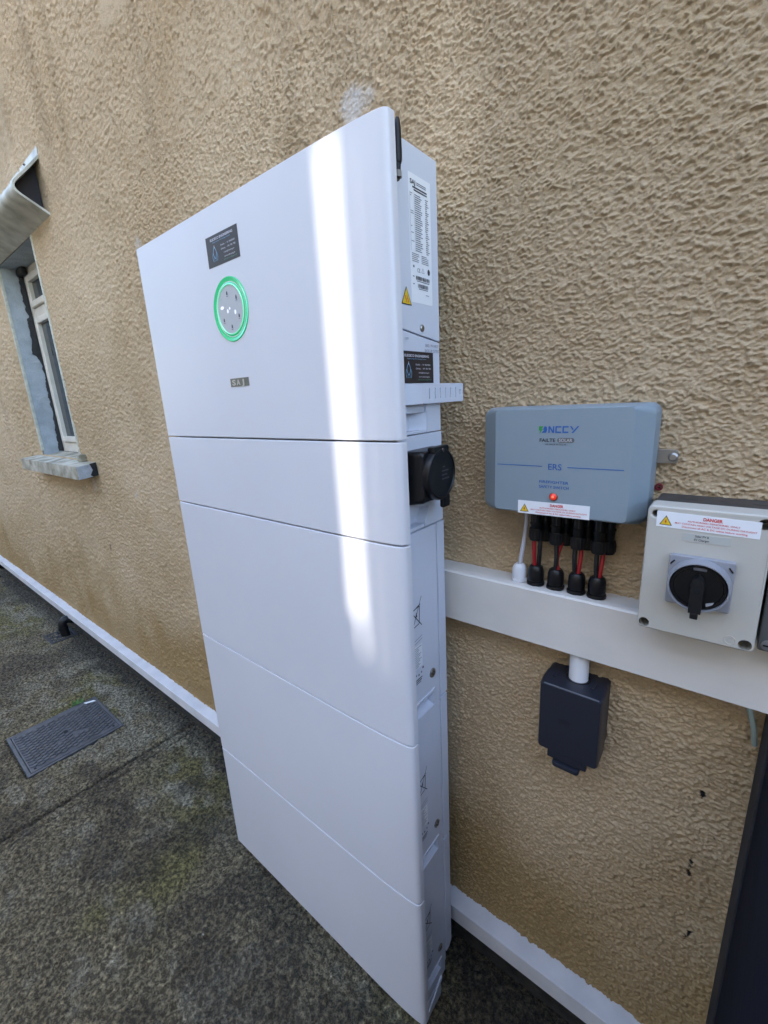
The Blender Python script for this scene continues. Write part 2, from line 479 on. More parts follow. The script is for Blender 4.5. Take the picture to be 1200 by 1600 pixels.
t = empty('added_shade_wall', (1.9, -.6, GZ))  # unseen wall added to hold back sky light from the right
tag(t, 'plain brown added wall out of view that darkens the tower side', 'wall')
mb = MB(); mb.box(1.9, 2.2, -2.9, YW + .3, GZ, .35, mat('brown_shade_wall_render', (.30, .22, .14), .9, noise=(3, .2, 5), bump=(90, .004))); mb.build('rendered_wall', t)

# ------------------------------------------------------------------ house wall
house = empty('house', (-1.5, YW, GZ))
tag(house, 'house wall in tan roughcast render with a narrow white framed window', 'building')
mt = bpy.data.materials.new('tan_roughcast'); mt.use_nodes = True
n = mt.node_tree.nodes; l = mt.node_tree.links; b = n['Principled BSDF']
geo = n.new('ShaderNodeNewGeometry'); pos = geo.outputs['Position']
f1, _ = noise_fac(n, l, pos, 2.2, 6, .36, .66)
f2, fr = noise_fac(n, l, pos, 230, 5, .36, .64, .7)
f3, _ = noise_fac(n, l, pos, 420, 3, .4, .66)
c = mixc(n, l, f1, (.545, .415, .258), (.625, .490, .322))
c = mixc(n, l, f2, c, (.84, .82, .79), 'MULTIPLY')
c = mixc(n, l, attr_node(n, 'grime'), c, (.26, .195, .12))
c = mixc(n, l, attr_node(n, 'algae'), c, (.30, .19, .062))
c = mixc(n, l, attr_node(n, 'filler'), c, (.58, .56, .53))
c = mixc(n, l, attr_node(n, 'ink'), c, (.012, .011, .012))
l.new(c, b.inputs['Base Color']); b.inputs['Roughness'].default_value = .9
b.inputs['Specular IOR Level'].default_value = .25
bp = n.new('ShaderNodeBump'); bp.inputs['Distance'].default_value = .0022
l.new(fr, bp.inputs['Height'])
b2 = n.new('ShaderNodeBump'); b2.inputs['Distance'].default_value = .0003
l.new(f3, b2.inputs['Height']); l.new(bp.outputs['Normal'], b2.inputs['Normal']); l.new(b2.outputs['Normal'], b.inputs['Normal'])
M_WALL = mt

WX0, WX1, WZ0, WZ1 = -3.03, -2.43, -.20, .745
def lin(a, b, d): return np.linspace(a, b, int(round((b - a) / d)) + 1)
RX, RZ = (-6.6, .6), (-1.45, 2.1)
def wall_block(wx, wz, fine, skip=None):
    F = lambda sx, sy, seed: field(wx, wz, sx, sy, seed, RX, RZ)
    XX, ZZ = np.meshgrid(wx, wz)
    n1 = F(.00145, .00105, 21); n2 = F(.0044, .0030, 22); n4 = F(.05, .04, 24)
    amp = .9 + .16 * np.clip(F(.22, .2, 25), -1.6, 1.6)
    h = amp * (.00130 * np.tanh(1.2 * n1) + (.00038 + .0028 * (1 - fine)) * n2 + .0010 * np.clip(n1 * .9 + n2 * .4 - .5, 0, 2)) + .0010 * n4
    def blob(x, z, rx, rz, seed, soft=.5):
        d = np.sqrt(((XX - x) / rx) ** 2 + ((ZZ - z) / rz) ** 2) + .35 * F(.018, .018, seed)
        return 1 - sstep(1 - soft, 1 + soft * .3, d)
    filler = np.maximum.reduce([1.0 * blob(-.602, .506, .034, .046, 31), .5 * blob(-1.505, .49, .02, .03, 32), .7 * blob(-1.885, -.329, .02, .022, 33),
                                .5 * blob(-2.33, -.30, .022, .04, 34), .35 * blob(-2.62, -.25, .016, .06, 35), .4 * blob(-2.15, .69, .012, .04, 36),
                                .5 * blob(-3.05, -.26, .02, .05, 37)])
    filler = filler * (.7 + .3 * np.tanh(n1))
    h = np.where(filler > .4, h * .6, h)
    def mark(x, z, rx, rz, tilt=0):
        return (1 - sstep(.6, 1.05, np.sqrt(((XX - x - tilt * (ZZ - z)) / rx) ** 2 + ((ZZ - z) / rz) ** 2) + .25 * n1))
    ink = np.maximum.reduce([mark(.020, -.621, .0042, .008), mark(.0195, -.762, .0035, .011), mark(.0185, -.783, .003, .010, -.2), mark(.030, -.912, .0035, .014, .3),
                             mark(.043, -.69, .002, .003), mark(-2.3, -.62, .012, .02, .5) * .5])
    base_n = F(.18, .10, 41) + .5 * F(.04, .06, 42)
    algae = np.clip(sstep(-.55, -1.25, ZZ + .12 * base_n) * .9 + .18 * sstep(.4, 1.8, base_n), 0, 1) * .85
    streak = F(.035, .55, 43) + .7 * F(.14, .4, 44)
    grime = np.clip(.36 * sstep(.2, 1.9, streak + .4 * base_n) * sstep(-.9, .4, ZZ), 0, 1)
    keep = ~((XX[:-1, :-1] > WX0 - .001) & (XX[1:, 1:] < WX1 + .001) & (ZZ[:-1, :-1] > WZ0 - .001) & (ZZ[1:, 1:] < WZ1 + .001))
    if skip:
        keep &= ~((XX[:-1, :-1] > skip[0]) & (XX[1:, 1:] < skip[1]) & (ZZ[1:, 1:] < skip[2]))
    return np.stack([XX, YW - h, ZZ], -1), keep, dict(filler=filler, ink=ink, algae=algae, grime=grime)
blocks = [wall_block(lin(-.50, .16, .0014), lin(-1.245, .66, .0014), 1.0),
          wall_block(lin(-.98, -.498, .0022), lin(.28, .662, .0022), 1.0),
          wall_block(lin(-1.50, -.977, .0027), lin(-1.245, .663, .0025), 1.0),
          wall_block(lin(-1.50, .16, .0034), lin(.657, 1.008, .0034), 1.0),
          wall_block(lin(-1.50, .16, .009), lin(1.0, 1.85, .009), 1.0),
          wall_block(lin(-2.43, -1.493, .0045), lin(-1.245, 1.85, .0036), .85),
          wall_block(np.concatenate([lin(-6.2, -3.03, .011)[:-1], lin(-3.03, -2.43, .0085)]), np.concatenate([lin(-1.245, -.20, .006)[:-1], lin(-.20, .745, .006)[:-1], lin(.745, 1.85, .007)]), .75),
          wall_block(lin(-2.44, -2.40, .006), lin(.76, 1.85, .006), .8),
          wall_block(lin(.16, .9, .012), lin(-1.245, 1.85, .012), .8)]
grid_mesh('roughcast_render', blocks, house, M_WALL)
mb = MB()     # rest of the wall around the finely built area, and the wall's thickness behind it
mb.box(-16, -6.19, YW, YW + .3, GZ, 4.6, M_WALL); mb.box(.89, 9, YW, YW + .3, GZ, 4.6, M_WALL); mb.box(-6.19, .89, YW, YW + .3, 1.84, 4.6, M_WALL)
mb.box(-1.2, -.46, YW + .012, YW + .3, -1.235, .45, M_WALL)
mb.build('outer_wall', house)
mb = MB(); mb.box(-6.19, .89, YW + .002, YW + .3, GZ - .02, -1.235, M_BASE, .003)
mb.build('plinth', house)
mb = MB()
for z in (4.6,): mb.box(-16, 9, YW - .32, YW + .3, z, z + .18, mat('white_soffit', (.7, .7, .68), .5))
mb.build('eaves', house)

# window: reveal, frame, panes
mb = MB()
RV = YW + .135
mb.box(WX0 - .03, WX0, YW + .004, RV + .05, WZ0 - .02, WZ1 + .03, M_REVEAL, .004)
mb.box(WX1, WX1 + .03, YW + .004, RV + .05, WZ0 - .02, WZ1 + .03, M_REVEAL, .004)
mb.box(WX0, WX1, YW + .004, RV + .05, WZ1, WZ1 + .03, M_REVEAL, .004)
mb.build('window_reveal', house)
mb = MB()
mb.box(WX1 - .006, WX1 + .006, YW - .005, YW + .02, WZ0 + .005, WZ1, M_BEAD, .002); mb.build('corner_bead', house)
mb = MB()
mb.box(WX0 - .003, WX0 + .004, YW - .004, YW + .01, WZ0 + .02, WZ1, M_BEAD, .002)
mb.build('corner_bead', house)
win = MB()
FY0, FY1 = YW + .10, YW + .165
def fbox(x0, x1, z0, z1, y0=FY0, y1=FY1, bev=.005): win.box(x0, x1, y0, y1, z0, z1, M_FRAME, bev)
fx0, fx1 = WX0 + .004, WX1 - .002
TR = .53; FW = .045
fbox(fx0, fx0 + FW, WZ0 + .002, WZ1); fbox(fx1 - FW, fx1, WZ0 + .002, WZ1)
fbox(fx0 + FW, fx1 - FW, WZ1 - .04, WZ1 - .0005, FY0 + .001); fbox(fx0 + FW, fx1 - FW, WZ0 + .002, WZ0 + .06, FY0 + .001)
fbox(fx0 + FW, fx1 - FW, TR - .024, TR + .024, FY0 + .001)
frame = win.build('window', house)
tag(frame, 'white plastic window frame with a small top light over a tall pane')
for nm, z0, z1 in (('top_sash', TR + .024, WZ1 - .04), ('lower_sash', WZ0 + .06, TR - .024)):
    mb = MB()
    sx0, sx1 = fx0 + FW, fx1 - FW
    for a, bb, cc, dd in ((sx0 + .001, sx0 + .04, z0, z1), (sx1 - .04, sx1 - .001, z0, z1), (sx0 + .04, sx1 - .04, z0, z0 + .032), (sx0 + .04, sx1 - .04, z1 - .032, z1)):
        mb.box(a, bb, FY0 - .012, FY1 - .02, cc + .001, dd - .001, M_FRAME, .006)
    mb.build('sash', frame)
    mb = MB(); mb.box(sx0 + .035, sx1 - .035, FY0 + .008, FY0 + .026, z0 + .028, z1 - .028, M_GLASS); mb.build('pane', frame)
mb = MB()      # smeared black sealant where the reveal meets the frame
zz = np.linspace(WZ0 + .01, WZ1 - .01, 120); r2 = np.random.default_rng(5)
wd = .017 + .009 * np.interp(zz, np.linspace(zz[0], zz[-1], 17), r2.uniform(-1, 1, 17)) + .004 * np.interp(zz, np.linspace(zz[0], zz[-1], 41), r2.uniform(-1, 1, 41)) + r2.uniform(-.002, .002, 120)
wd = np.where(np.abs(zz - .42) < .09, wd + .014, wd)
V = []; F = []
for i, z in enumerate(zz):
    V += [(WX0 + .0035, FY0 - wd[i], z), (WX0 + .008, FY0 - .002, z), (WX0 + .014, FY0 - .0025, z), (WX0 - .002, FY0, z)]
for i in range(119):
    for a, bb in ((0, 1), (1, 2)):
        F.append((4 * i + a, 4 * i + bb, 4 * i + 4 + bb, 4 * i + 4 + a))
mb.add(V, F, M_SEAL)
mb.box(WX0 + .002, WX0 + .10, FY0 - .030, FY0 - .002, WZ1 - .035, WZ1 - .001, M_SEAL, .008)
mb.box(WX0 + .01, WX1 - .01, FY0 - .006, FY0 + .004, WZ0 - .004, WZ0 + .006, M_SEAL, .002)
mb.build('sealant_smear', house)

mb = MB()      # concrete sill
mb.prism([(YW - .082, -.218), (YW + .15, -.188), (YW + .15, -.25), (YW - .082, -.276)], 0, -3.14, -2.243, M_SILL, .005)
sill = mb.build('window_sill', house)
mb = MB()
mb.prism([(YW - .081, -.2185), (YW - .030, -.213), (YW - .022, -.240), (YW - .035, -.262), (YW - .025, -.269), (YW - .081, -.275)], 0, -2.244, -2.2415, M_SILLP)
mb.prism([(YW - .030, -.211), (YW - .004, -.208), (YW - .002, -.266), (YW - .024, -.269), (YW - .034, -.262), (YW - .021, -.240)], 0, -2.244, -2.2405, M_SEAL)
mb.build('painted_end', sill)
mb = MB(); mb.box(-2.40, -2.345, YW - .03, YW + .0, -.209, -.175, M_SILL, .006); mb.build('mortar_lump', house)

for (x, z) in ((-.081, -.141),):      # small red wall plug in its drilled hole
    mb = MB(); mb.lathe([(.0052, 0), (.0052, .006), (.003, .0062), (.0028, .002)], (x, YW + .001, z), (0, -1, 0), mat('red_wall_plug', (.14, .01, .02), .5), 14); mb.build('wall_plug', house)

# hood over the window: folded white sheet, open at its end
HX0, HX1 = -4.2, -2.16
A_, N_, B_ = Vector((.718, .942)), Vector((.598, .812)), Vector((.720, .746))
u1 = (A_ - N_).normalized(); u2 = (B_ - N_).normalized(); cut = .046
p1, p2 = N_ + u1 * cut, N_ + u2 * cut
prof = [(.7185, .972), (.7175, .945)] + [tuple(p1 + u1 * .05)]
for i in range(9):
    t2 = i / 8; prof.append(tuple(p1 * (1 - t2) ** 2 + N_ * 2 * t2 * (1 - t2) + p2 * t2 ** 2))
prof += [tuple(p2 + u2 * .04), tuple(B_)]
th = .008
outer = prof
def offs(pts, d):
    out = []
    for i, p in enumerate(pts):
        a = Vector(pts[max(i - 1, 0)]); c2 = Vector(pts[min(i + 1, len(pts) - 1)])
        t2 = (c2 - a).normalized(); out.append((p[0] - t2.y * d, p[1] + t2.x * d))
    return out
inner = offs(prof, th)
mb = MB()
mb.prism(outer + inner[::-1], 0, HX0, HX1, M_HOOD)
hood = empty('window_hood', (-3.18, YW, .745))
tag(hood, 'folded white plastic hood with a grimy underside over the narrow window', 'window hood')
mb.build('folded_sheet', hood, angle=40)
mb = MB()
mb.prism([(YW - .004, .762), (YW - .004, .925), (.650, .855), (.635, .822)], 0, HX0 + .01, HX1 - .05, M_HOODIN)  # near-black block stands for the shade inside the open hood
mb.build('inner_shade_block', hood)
mb = MB()
mb.box(HX1 - .04, HX1 - .012, .60, .66, .80, .80 + .001, M_HOOD)
mb.V = []; mb.F = []; mb.MI = []
mb.cyl((HX1 - .03, .679, .908), (HX1 - .03, .675, .912), .004, M_DARKST, 10)
mb.build('fixing_screw', hood)

# ------------------------------------------------------------------ rail along the foot of the wall
mb = MB()
rail = empty('skirting_trunking', (-1.5, .70, -1.21))
tag(rail, 'long white square trunking running along the foot of the wall', 'trunking')
for x0, x1 in ((-6.2, -3.602), (-3.6, -.702), (-.7, .07)):
    mb = MB(); mb.box(x0, x1, .677, YW + .006, -1.2335, -1.1885, M_RAIL, .002)
    mb.build('trunking_length', rail)

# ------------------------------------------------------------------ battery tower
TW = empty('battery_tower', (-.7175, .57, GZ))
tag(TW, 'tall white home battery tower with green ring display standing against the roughcast wall', 'battery tower')
PX0, PX1 = -1.0625, -.3725
pf = [(-1.0625, .515), (-1.0625, .508), (-1.0615, .503), (-1.0590, .5008), (-1.055, .5000), (-.9, .4982), (-.8, .4970), (-.7, .4958), (-.6, .4946), (-.53, .4938), (-.49, .4936), (-.46, .4937),
      (-.44, .4940), (-.42, .4946), (-.405, .4953), (-.393, .4962), (-.385, .4972), (-.3800, .4983), (-.3762, .5001), (-.3738, .5030), (-.3727, .5062), (-.3725, .515)]
def ypanel(x): return float(np.interp(x, [p[0] for p in pf[3:-3]], [p[1] for p in pf[3:-3]]))
seams = [.339, -.0598, -.2170, -.5800, -.9447, -1.288]
lab = ['large top cover with green ring display', 'narrow cover below the large top cover', 'first battery cover below the narrow one', 'middle battery cover', 'bottom battery cover nearest the ground']
covers = []
for i in range(5):
    mb = MB()
    mb.prism(pf, 2, seams[i + 1] + .0014, seams[i] - .0014, M_WHITE, .0016, 3)
    o = mb.build('front_cover', TW, angle=28); o['label'] = lab[i]; covers.append(o)
BX0, BX1 = -1.043, -.392
BY0, BYG, BY1 = .5165, .6175, .642
mb = MB()
mb.box(BX0 + .06, BX1 - .06, BY0 + .004, BY1 - .03, -1.27, .32, M_GAP); mb.build('inner_chassis', TW)
# inverter cabinet (slanted lower edge)
mb = MB()
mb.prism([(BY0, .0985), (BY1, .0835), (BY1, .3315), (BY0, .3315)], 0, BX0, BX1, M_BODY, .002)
inv = mb.build('inverter_cabinet', TW)
# wiring compartment with niche
mb = MB()
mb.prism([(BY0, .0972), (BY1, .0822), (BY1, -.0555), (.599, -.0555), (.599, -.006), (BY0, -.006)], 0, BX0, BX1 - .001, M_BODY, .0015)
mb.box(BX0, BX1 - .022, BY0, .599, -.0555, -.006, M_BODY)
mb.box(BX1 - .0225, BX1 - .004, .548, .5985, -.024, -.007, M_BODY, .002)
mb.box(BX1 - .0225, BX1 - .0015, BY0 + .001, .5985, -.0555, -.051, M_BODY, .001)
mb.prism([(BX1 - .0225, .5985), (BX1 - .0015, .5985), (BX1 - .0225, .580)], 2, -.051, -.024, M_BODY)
wc = mb.build('wiring_compartment', TW)
# control module with niche at its foot
mb = MB()
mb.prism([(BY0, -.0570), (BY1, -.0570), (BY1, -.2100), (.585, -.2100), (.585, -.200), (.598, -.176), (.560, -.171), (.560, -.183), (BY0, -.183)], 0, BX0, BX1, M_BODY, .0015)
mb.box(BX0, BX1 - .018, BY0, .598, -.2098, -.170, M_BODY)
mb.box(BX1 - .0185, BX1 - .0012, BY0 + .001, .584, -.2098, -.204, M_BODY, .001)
ctl = mb.build('control_module', TW)
# battery modules
bz = [-.2115, -.5635, -.9155, -1.2685]
batts = []
for i in range(3):
    zt, zb = bz[i] - .0006, bz[i + 1] + .0006
    mb = MB()
    s0, s1 = zb + .003, zb + .027
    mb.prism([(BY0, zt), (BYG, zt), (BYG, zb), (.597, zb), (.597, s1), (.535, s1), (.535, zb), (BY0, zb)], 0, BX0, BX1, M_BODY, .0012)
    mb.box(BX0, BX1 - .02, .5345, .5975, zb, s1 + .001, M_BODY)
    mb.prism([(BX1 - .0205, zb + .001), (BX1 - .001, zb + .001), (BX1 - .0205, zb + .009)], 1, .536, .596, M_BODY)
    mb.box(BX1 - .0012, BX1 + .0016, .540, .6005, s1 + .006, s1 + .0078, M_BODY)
    o = mb.build('battery_module', TW); batts.append(o)
    o['label'] = ['uppermost battery module beside the trunking', 'middle battery module', 'lowest battery module above the base'][i]
    zr0 = zb + .004 if i < 2 else -1.2450
    mb = MB()
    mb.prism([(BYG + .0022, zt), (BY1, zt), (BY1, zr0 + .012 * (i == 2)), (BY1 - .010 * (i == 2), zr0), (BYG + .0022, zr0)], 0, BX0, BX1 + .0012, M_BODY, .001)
    mb.build('rear_strip', o)
    mb = MB()
    zc = zb + .070
    mb.lathe([(.0088, 0), (.0088, .0022), (.0078, .003), (.0056, .003), (.0052, .0018), (.0, .0018)], (BX1 - .0005, .5935, zc), (1, 0, 0), M_STEEL, 20 if i == 0 else 6)
    mb.lathe([(.0042, 0), (.0038, .0042), (.001, .0046)], (BX1, .5935, zc), (1, 0, 0), M_DARKST, 12)
    mb.build('bolt', o)
# base
mb = MB()
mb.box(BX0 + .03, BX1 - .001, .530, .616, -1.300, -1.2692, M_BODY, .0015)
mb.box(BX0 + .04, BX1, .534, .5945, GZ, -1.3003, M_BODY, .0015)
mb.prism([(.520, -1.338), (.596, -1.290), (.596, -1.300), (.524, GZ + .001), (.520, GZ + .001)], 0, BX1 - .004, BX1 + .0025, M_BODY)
mb.build('base', TW)

# ring display, sticker and badge on the covers
def front_plane(mx, mz):
    """measured corner (at y = .5) moved onto the cover surface"""
    y = ypanel(mx); kx = y / .5
    return Vector((mx * kx, y, mz * kx))
dc = front_plane(-.7400, .1695); a0 = ypanel(dc.x - .05); a1 = ypanel(dc.x + .05)
un = Vector((.1, a1 - a0, 0)).normalized(); nn = Vector((0, 0, -1)).cross(un)
mb = MB()
R1, R0 = .0525, .0405
mb.lathe([(R1 + .0015, -.003), (R1 + .001, .0008), (R1, .0016), (R1 - .0018, .0012)], dc, nn, M_RING, 72, False, False)
mb.lathe([(R1 - .0018, .0012), (R1 - .005, .0002), (R1 - .008, .0000), (R0 + .0012, .0012)], dc, nn, M_RING, 72, False, False)
mb.lathe([(R0 + .0012, .0012), (R0, .0022), (R0 - .0006, .0018), (R0 - .001, -.002)], dc, nn, M_RINGE, 72, False, False)
ring = mb.build('light_ring', covers[0], angle=50)
mb = MB()
mb.lathe([(R0 - .0006, -.002), (R0 - .0006, .0006), (.0, .0006)], dc, nn, M_DISP, 72, True, False)
Pd = Plane(dc, un, (0, 0, -1))
for (ang, st) in ((100, 0), (38, 1), (-28, 0), (-92, 1), (-148, 0)):
    cx, cy = .0278 * math.cos(math.radians(ang)), -.0278 * math.sin(math.radians(ang))
    poly(mb, Pd, [(cx - .0018, cy - .001), (cx, cy - .004), (cx + .0018, cy - .001), (cx + .0018, cy + .003), (cx - .0018, cy + .003)], .0009, M_INK)
    rect(mb, Pd, cx - .003, cy + .0045, cx + .003, cy + .0056, .0009, M_GREYINK)
disc(mb, Pd, -.0250, -.0060, .0058, .0010, M_SPOT, 14, .0030); disc(mb, Pd, -.0085, .0015, .0026, .0010, M_SPOT, 10, .0036)
disc(mb, Pd, -.0015, -.0022, .0022, .0010, M_SPOT, 10, .0022); disc(mb, Pd, .0145, .0060, .0030, .0010, M_SPOT, 10, .0040)
mb.build('round_display', covers[0])

def flame(mb, P, cx, cy, hgt, off):
    w = hgt * .5
    def arc(sgn, x, y0, y1, bul):
        return [(cx + sgn * (x + bul * math.sin(math.pi * i / 8)), cy + y0 + (y1 - y0) * i / 8) for i in range(9)]
    for sg in (-1, 1):
        stroke(mb, P, arc(sg, hgt * .02, -hgt * .40, hgt * .32, hgt * .17), hgt * .045, off, M_PRINTB)
        stroke(mb, P, arc(sg, hgt * .22, -hgt * .05, hgt * .48, hgt * .09), hgt * .04, off, M_PRINTB)
        stroke(mb, P, arc(sg, hgt * .06, hgt * .22, hgt * .48, hgt * .06), hgt * .03, off, M_PRINTB)
    stroke(mb, P, [(cx, cy - hgt * .5), (cx, cy - hgt * .33)], hgt * .05, off, M_PRINTW)
def installer_sticker(P, w, h, name, parent):
    mb = MB()
    film(mb, P, 0, 0, w, h, .0004, M_STICK)
    q = .0007
    text(mb, P, 'ELECECO ENGINEERING', w * .15, h * .10, w * .71, h * .075, q, M_PRINTW, 0, .02)
    text(mb, P, 'Engineering The Energy Future', w * .22, h * .215, w * .56, h * .035, q, M_PRINTB)
    text(mb, P, 'Dublin  -  01 9060065', w * .46, h * .385, w * .44, h * .05, q, M_PRINTW)
    text(mb, P, 'Galway  -  091 781 780', w * .46, h * .51, w * .45, h * .05, q, M_PRINTW)
    text(mb, P, 'info@eleceng.ie', w * .54, h * .645, w * .32, h * .045, q, M_PRINTW)
    text(mb, P, 'www.eleceng.ie', w * .54, h * .775, w * .33, h * .045, q, M_PRINTW)
    text(mb, P, 'Safe Electric Registered', w * .52, h * .875, w * .40, h * .032, q, M_PRINTG)
    flame(mb, P, w * .255, h * .59, h * .52, q)
    return mb.build(name, parent, fix=False)
tl = front_plane(-.7900, .2940); tr = front_plane(-.6900, .2945)
installer_sticker(Plane(tl, tr - tl, (0, 0, -1)), .0985, .0488, 'installer_sticker', covers[0])
tl = front_plane(-.7700, .0520); tr = front_plane(-.7108, .0518)
mb = MB(); P = Plane(tl, tr - tl, (0, 0, -1))
film(mb, P, 0, 0, .0590, .0150, .0007, M_BADGE)
for k, (s_, x_) in enumerate((('S', .006), ('A', .0205), ('J', .036))):
    text(mb, P, s_, x_, .0028, .0115 if s_ != 'J' else .009, .0094, .0011, M_BADGEL, 0, .03)
mb.build('maker_badge', covers[0], fix=False)

# prints on the right side
def side_plane(y, z, x=BX1): return Plane((x, y, z), (0, 1, 0), (0, 0, -1))
def bolt_sign(mb, P, cx, by, s, off):
    poly(mb, P, [(cx - s * .5, by), (cx + s * .5, by), (cx, by - s * .92)], off, M_INK)
    poly(mb, P, [(cx - s * .41, by - s * .055), (cx + s * .41, by - s * .055), (cx, by - s * .81)], off + .0002, M_YEL)
    poly(mb, P, [(cx - s * .02, by - s * .52), (cx + s * .07, by - s * .52), (cx + .01 * s, by - s * .36), (cx + s * .09, by - s * .36), (cx - s * .03, by - s * .12), (cx - s * .01, by - s * .27), (cx - s * .09, by - s * .27)], off + .0004, M_RED)
def hv_sign(mb, P, cx, by, s, hgt, off):
    poly(mb, P, [(cx - s * .5, by), (cx + s * .5, by), (cx, by - hgt)], off, M_INK)
    poly(mb, P, [(cx - s * .42, by - hgt * .055), (cx + s * .42, by - hgt * .055), (cx, by - hgt * .90)], off + .0002, M_YEL)
    for d in (-.09, .09):
        stroke(mb, P, [(cx + s * (d - .05), by - hgt * .50), (cx + s * d, by - hgt * .30), (cx + s * (d + .02), by - hgt * .34), (cx + s * (d + .10), by - hgt * .12)], s * .05, off + .0004, M_RED)
P = side_plane(.5675, .2968)
mb = MB()
W, H = .0545, .163
film(mb, P, 0, 0, W, H, .0003, M_LABEL)
q = .0006
text(mb, P, 'SAJ', .0035, .0075, .013, .0052, q, M_INK, 0, .03)
rect(mb, P, .019, .0085, .043, .0096, q, M_GREYINK); rect(mb, P, .019, .0108, .043, .0119, q, M_GREYINK)
rect(mb, P, .009, .0150, .045, .0168, q, M_INK); rect(mb, P, .012, .0183, .045, .0200, q, M_INK)
r3 = random.Random(3)
for i in range(27):
    y = .0240 + i * .00268
    rect(mb, P, .0030, y, .0030 + r3.uniform(.003, .0075), y + .0009, q, M_GREYINK) if r3.random() < .5 else None
    rect(mb, P, .0135, y, .0135 + r3.uniform(.012, .019), y + .0011, q, M_GREYINK)
    rect(mb, P, .0410 - r3.uniform(0, .002), y, .0410 + r3.uniform(.003, .0085), y + .0011, q, M_GREYINK)
stroke(mb, P, [(.002, .023), (.002, .096)], .0003, q, M_GREYINK); stroke(mb, P, [(.0122, .023), (.0122, .096)], .0003, q, M_GREYINK)
for i in range(5):
    for j in range(2):
        y = .0985 + i * .0024
        rect(mb, P, .003 + j * .024, y, .003 + j * .024 + r3.uniform(.014, .021), y + .0009, q, M_GREYINK)
disc(mb, P, .0068, .1155, .0017, q, M_INK); disc(mb, P, .0455, .1180, .0033, q, M_INK, 16, .0042)
text(mb, P, 'CE', .0155, .1165, .0075, .0052, q, M_INK)
stroke(mb, P, [(.0265, .121), (.030, .115), (.0335, .121), (.0265, .121)], .0006, q, M_GREYINK)
for row, (y, x0, x1) in enumerate(((.1270, .0120, .0475), (.1370, .0160, .0430))):
    x = x0
    while x < x1:
        w_ = r3.choice((.0004, .0004, .0008, .0012)); rect(mb, P, x, y, x + w_, y + .0052, q, M_INK); x += w_ + r3.choice((.0004, .0005, .0009))
    rect(mb, P, x0 + .002, y + .0062, x1 - .001, y + .0073, q, M_GREYINK); rect(mb, P, .0040, y + .0008, .0075, y + .0022, q, M_GREYINK)
rect(mb, P, .036, .1500, .045, .1508, q, M_GREYINK)
mb.build('rating_label', inv, fix=False)
mb = MB(); hv_sign(mb, side_plane(.5535, .1523), 0, .0242, .0252, .0242, .0006); mb.build('hazard_triangle', inv, fix=False)
mb = MB(); mb.lathe([(.0052, -.001), (.0052, .0012), (.0036, .0026), (.0, .0030)], (BX1, .591, .0998), (1, 0, 0), M_STEEL, 18, True, False); mb.build('screw', inv)
installer_sticker(side_plane(.5295, .0660), .0905, .0452, 'installer_sticker', wc)
mb = MB(); P = side_plane(.543, .092)
text(mb, P, 'COM', .003, .0075, .009, .0030, .0004, M_GREYINK)
mb.build('printed_text', wc, fix=False); mb = MB()
text(mb, P, 'GRID / PV INPUT', .0555, .0140, .038, .0040, .0004, M_GREYINK); text(mb, P, 'BACK-UP OUTPUT', .0545, .0215, .042, .0042, .0004, M_GREYINK)
mb.build('printed_text', wc, fix=False)
for i in range(3):
    zb = bz[i + 1]; P = side_plane(.5475, zb + .222)
    mb = MB(); q = .0004
    stroke(mb, P, [(-.010, .004), (.012, .002), (.0095, .034), (-.0075, .036), (-.010, .004)], .0017, q, M_INK)
    stroke(mb, P, [(-.012, .006), (.014, -.001)], .0018, q, M_INK)
    stroke(mb, P, [(-.0125, .042), (.018, -.014)], .0013, q, M_INK); stroke(mb, P, [(-.010, .008), (.017, .040)], .0016, q, M_INK)
    poly(mb, P, [(-.002, .020), (.002, .010), (.004, .019)], q, M_INK)
    for j in range(2): stroke(mb, P, [(-.009, .063 + j * .006), (.017, .059 + j * .006)], .0010, q, M_GREYINK)
    film(mb, P, -.010, .074, .016, .118, .0002, M_LABEL)
    for j in range(12): rect(mb, P, -.0085, .077 + j * .0034, -.0085 + r3.uniform(.012, .023), .0780 + j * .0034, q, M_GREYINK)
    disc(mb, P, .0165, .1230, .0023, q, M_INK)
    for j in range(3):
        rect(mb, P, -.0065 + j * .008, .128 + (j % 2) * .002, -.003 + j * .008, .1315 + (j % 2) * .002, q, M_INK if j % 2 else M_GREYINK)
    for j in range(3): rect(mb, P, -.0065, .1385 + j * .0038, .0135 - j * .002, .1405 + j * .0038, q, M_INK if j < 2 else M_GREYINK)
    mb.build('printed_label', batts[i], fix=False)

# slotted wall bracket on the tower's side
mb = MB()
tmp = MB()
z0, z1 = -.0105, .0195
plate_holes(tmp, 0, .126, z0, z1, 0, .0025, .003, [], M_BODY, .0006,
            [(a, a + .0042, z0 + .006, z1 - .006) for a in (.018, .034, .050, .066, .082, .098)] + [(.113, .1175, z0 + .010, z1 - .009)])
# plate built in xz -> turned to face +x
mb.add([(BX1 + .0105 - p[1] + (0 if p[0] > .012 else -.00), .5725 + p[0], p[2]) for p in tmp.V], tmp.F, M_BODY)
arc = []
for i in range(9):
    a = math.radians(90 * i / 8)
    arc.append((BX1 + .0105 - .022 + .022 * math.cos(a), .5725 - .040 * math.sin(a)))
inn = [(x - .0025 if k < 8 else x, y + (.0025 if k > 5 else 0)) for k, (x, y) in enumerate(arc)]
mb.prism(arc + inn[::-1], 2, z0, z1, M_BODY)
mb.build('slotted_bracket', TW)

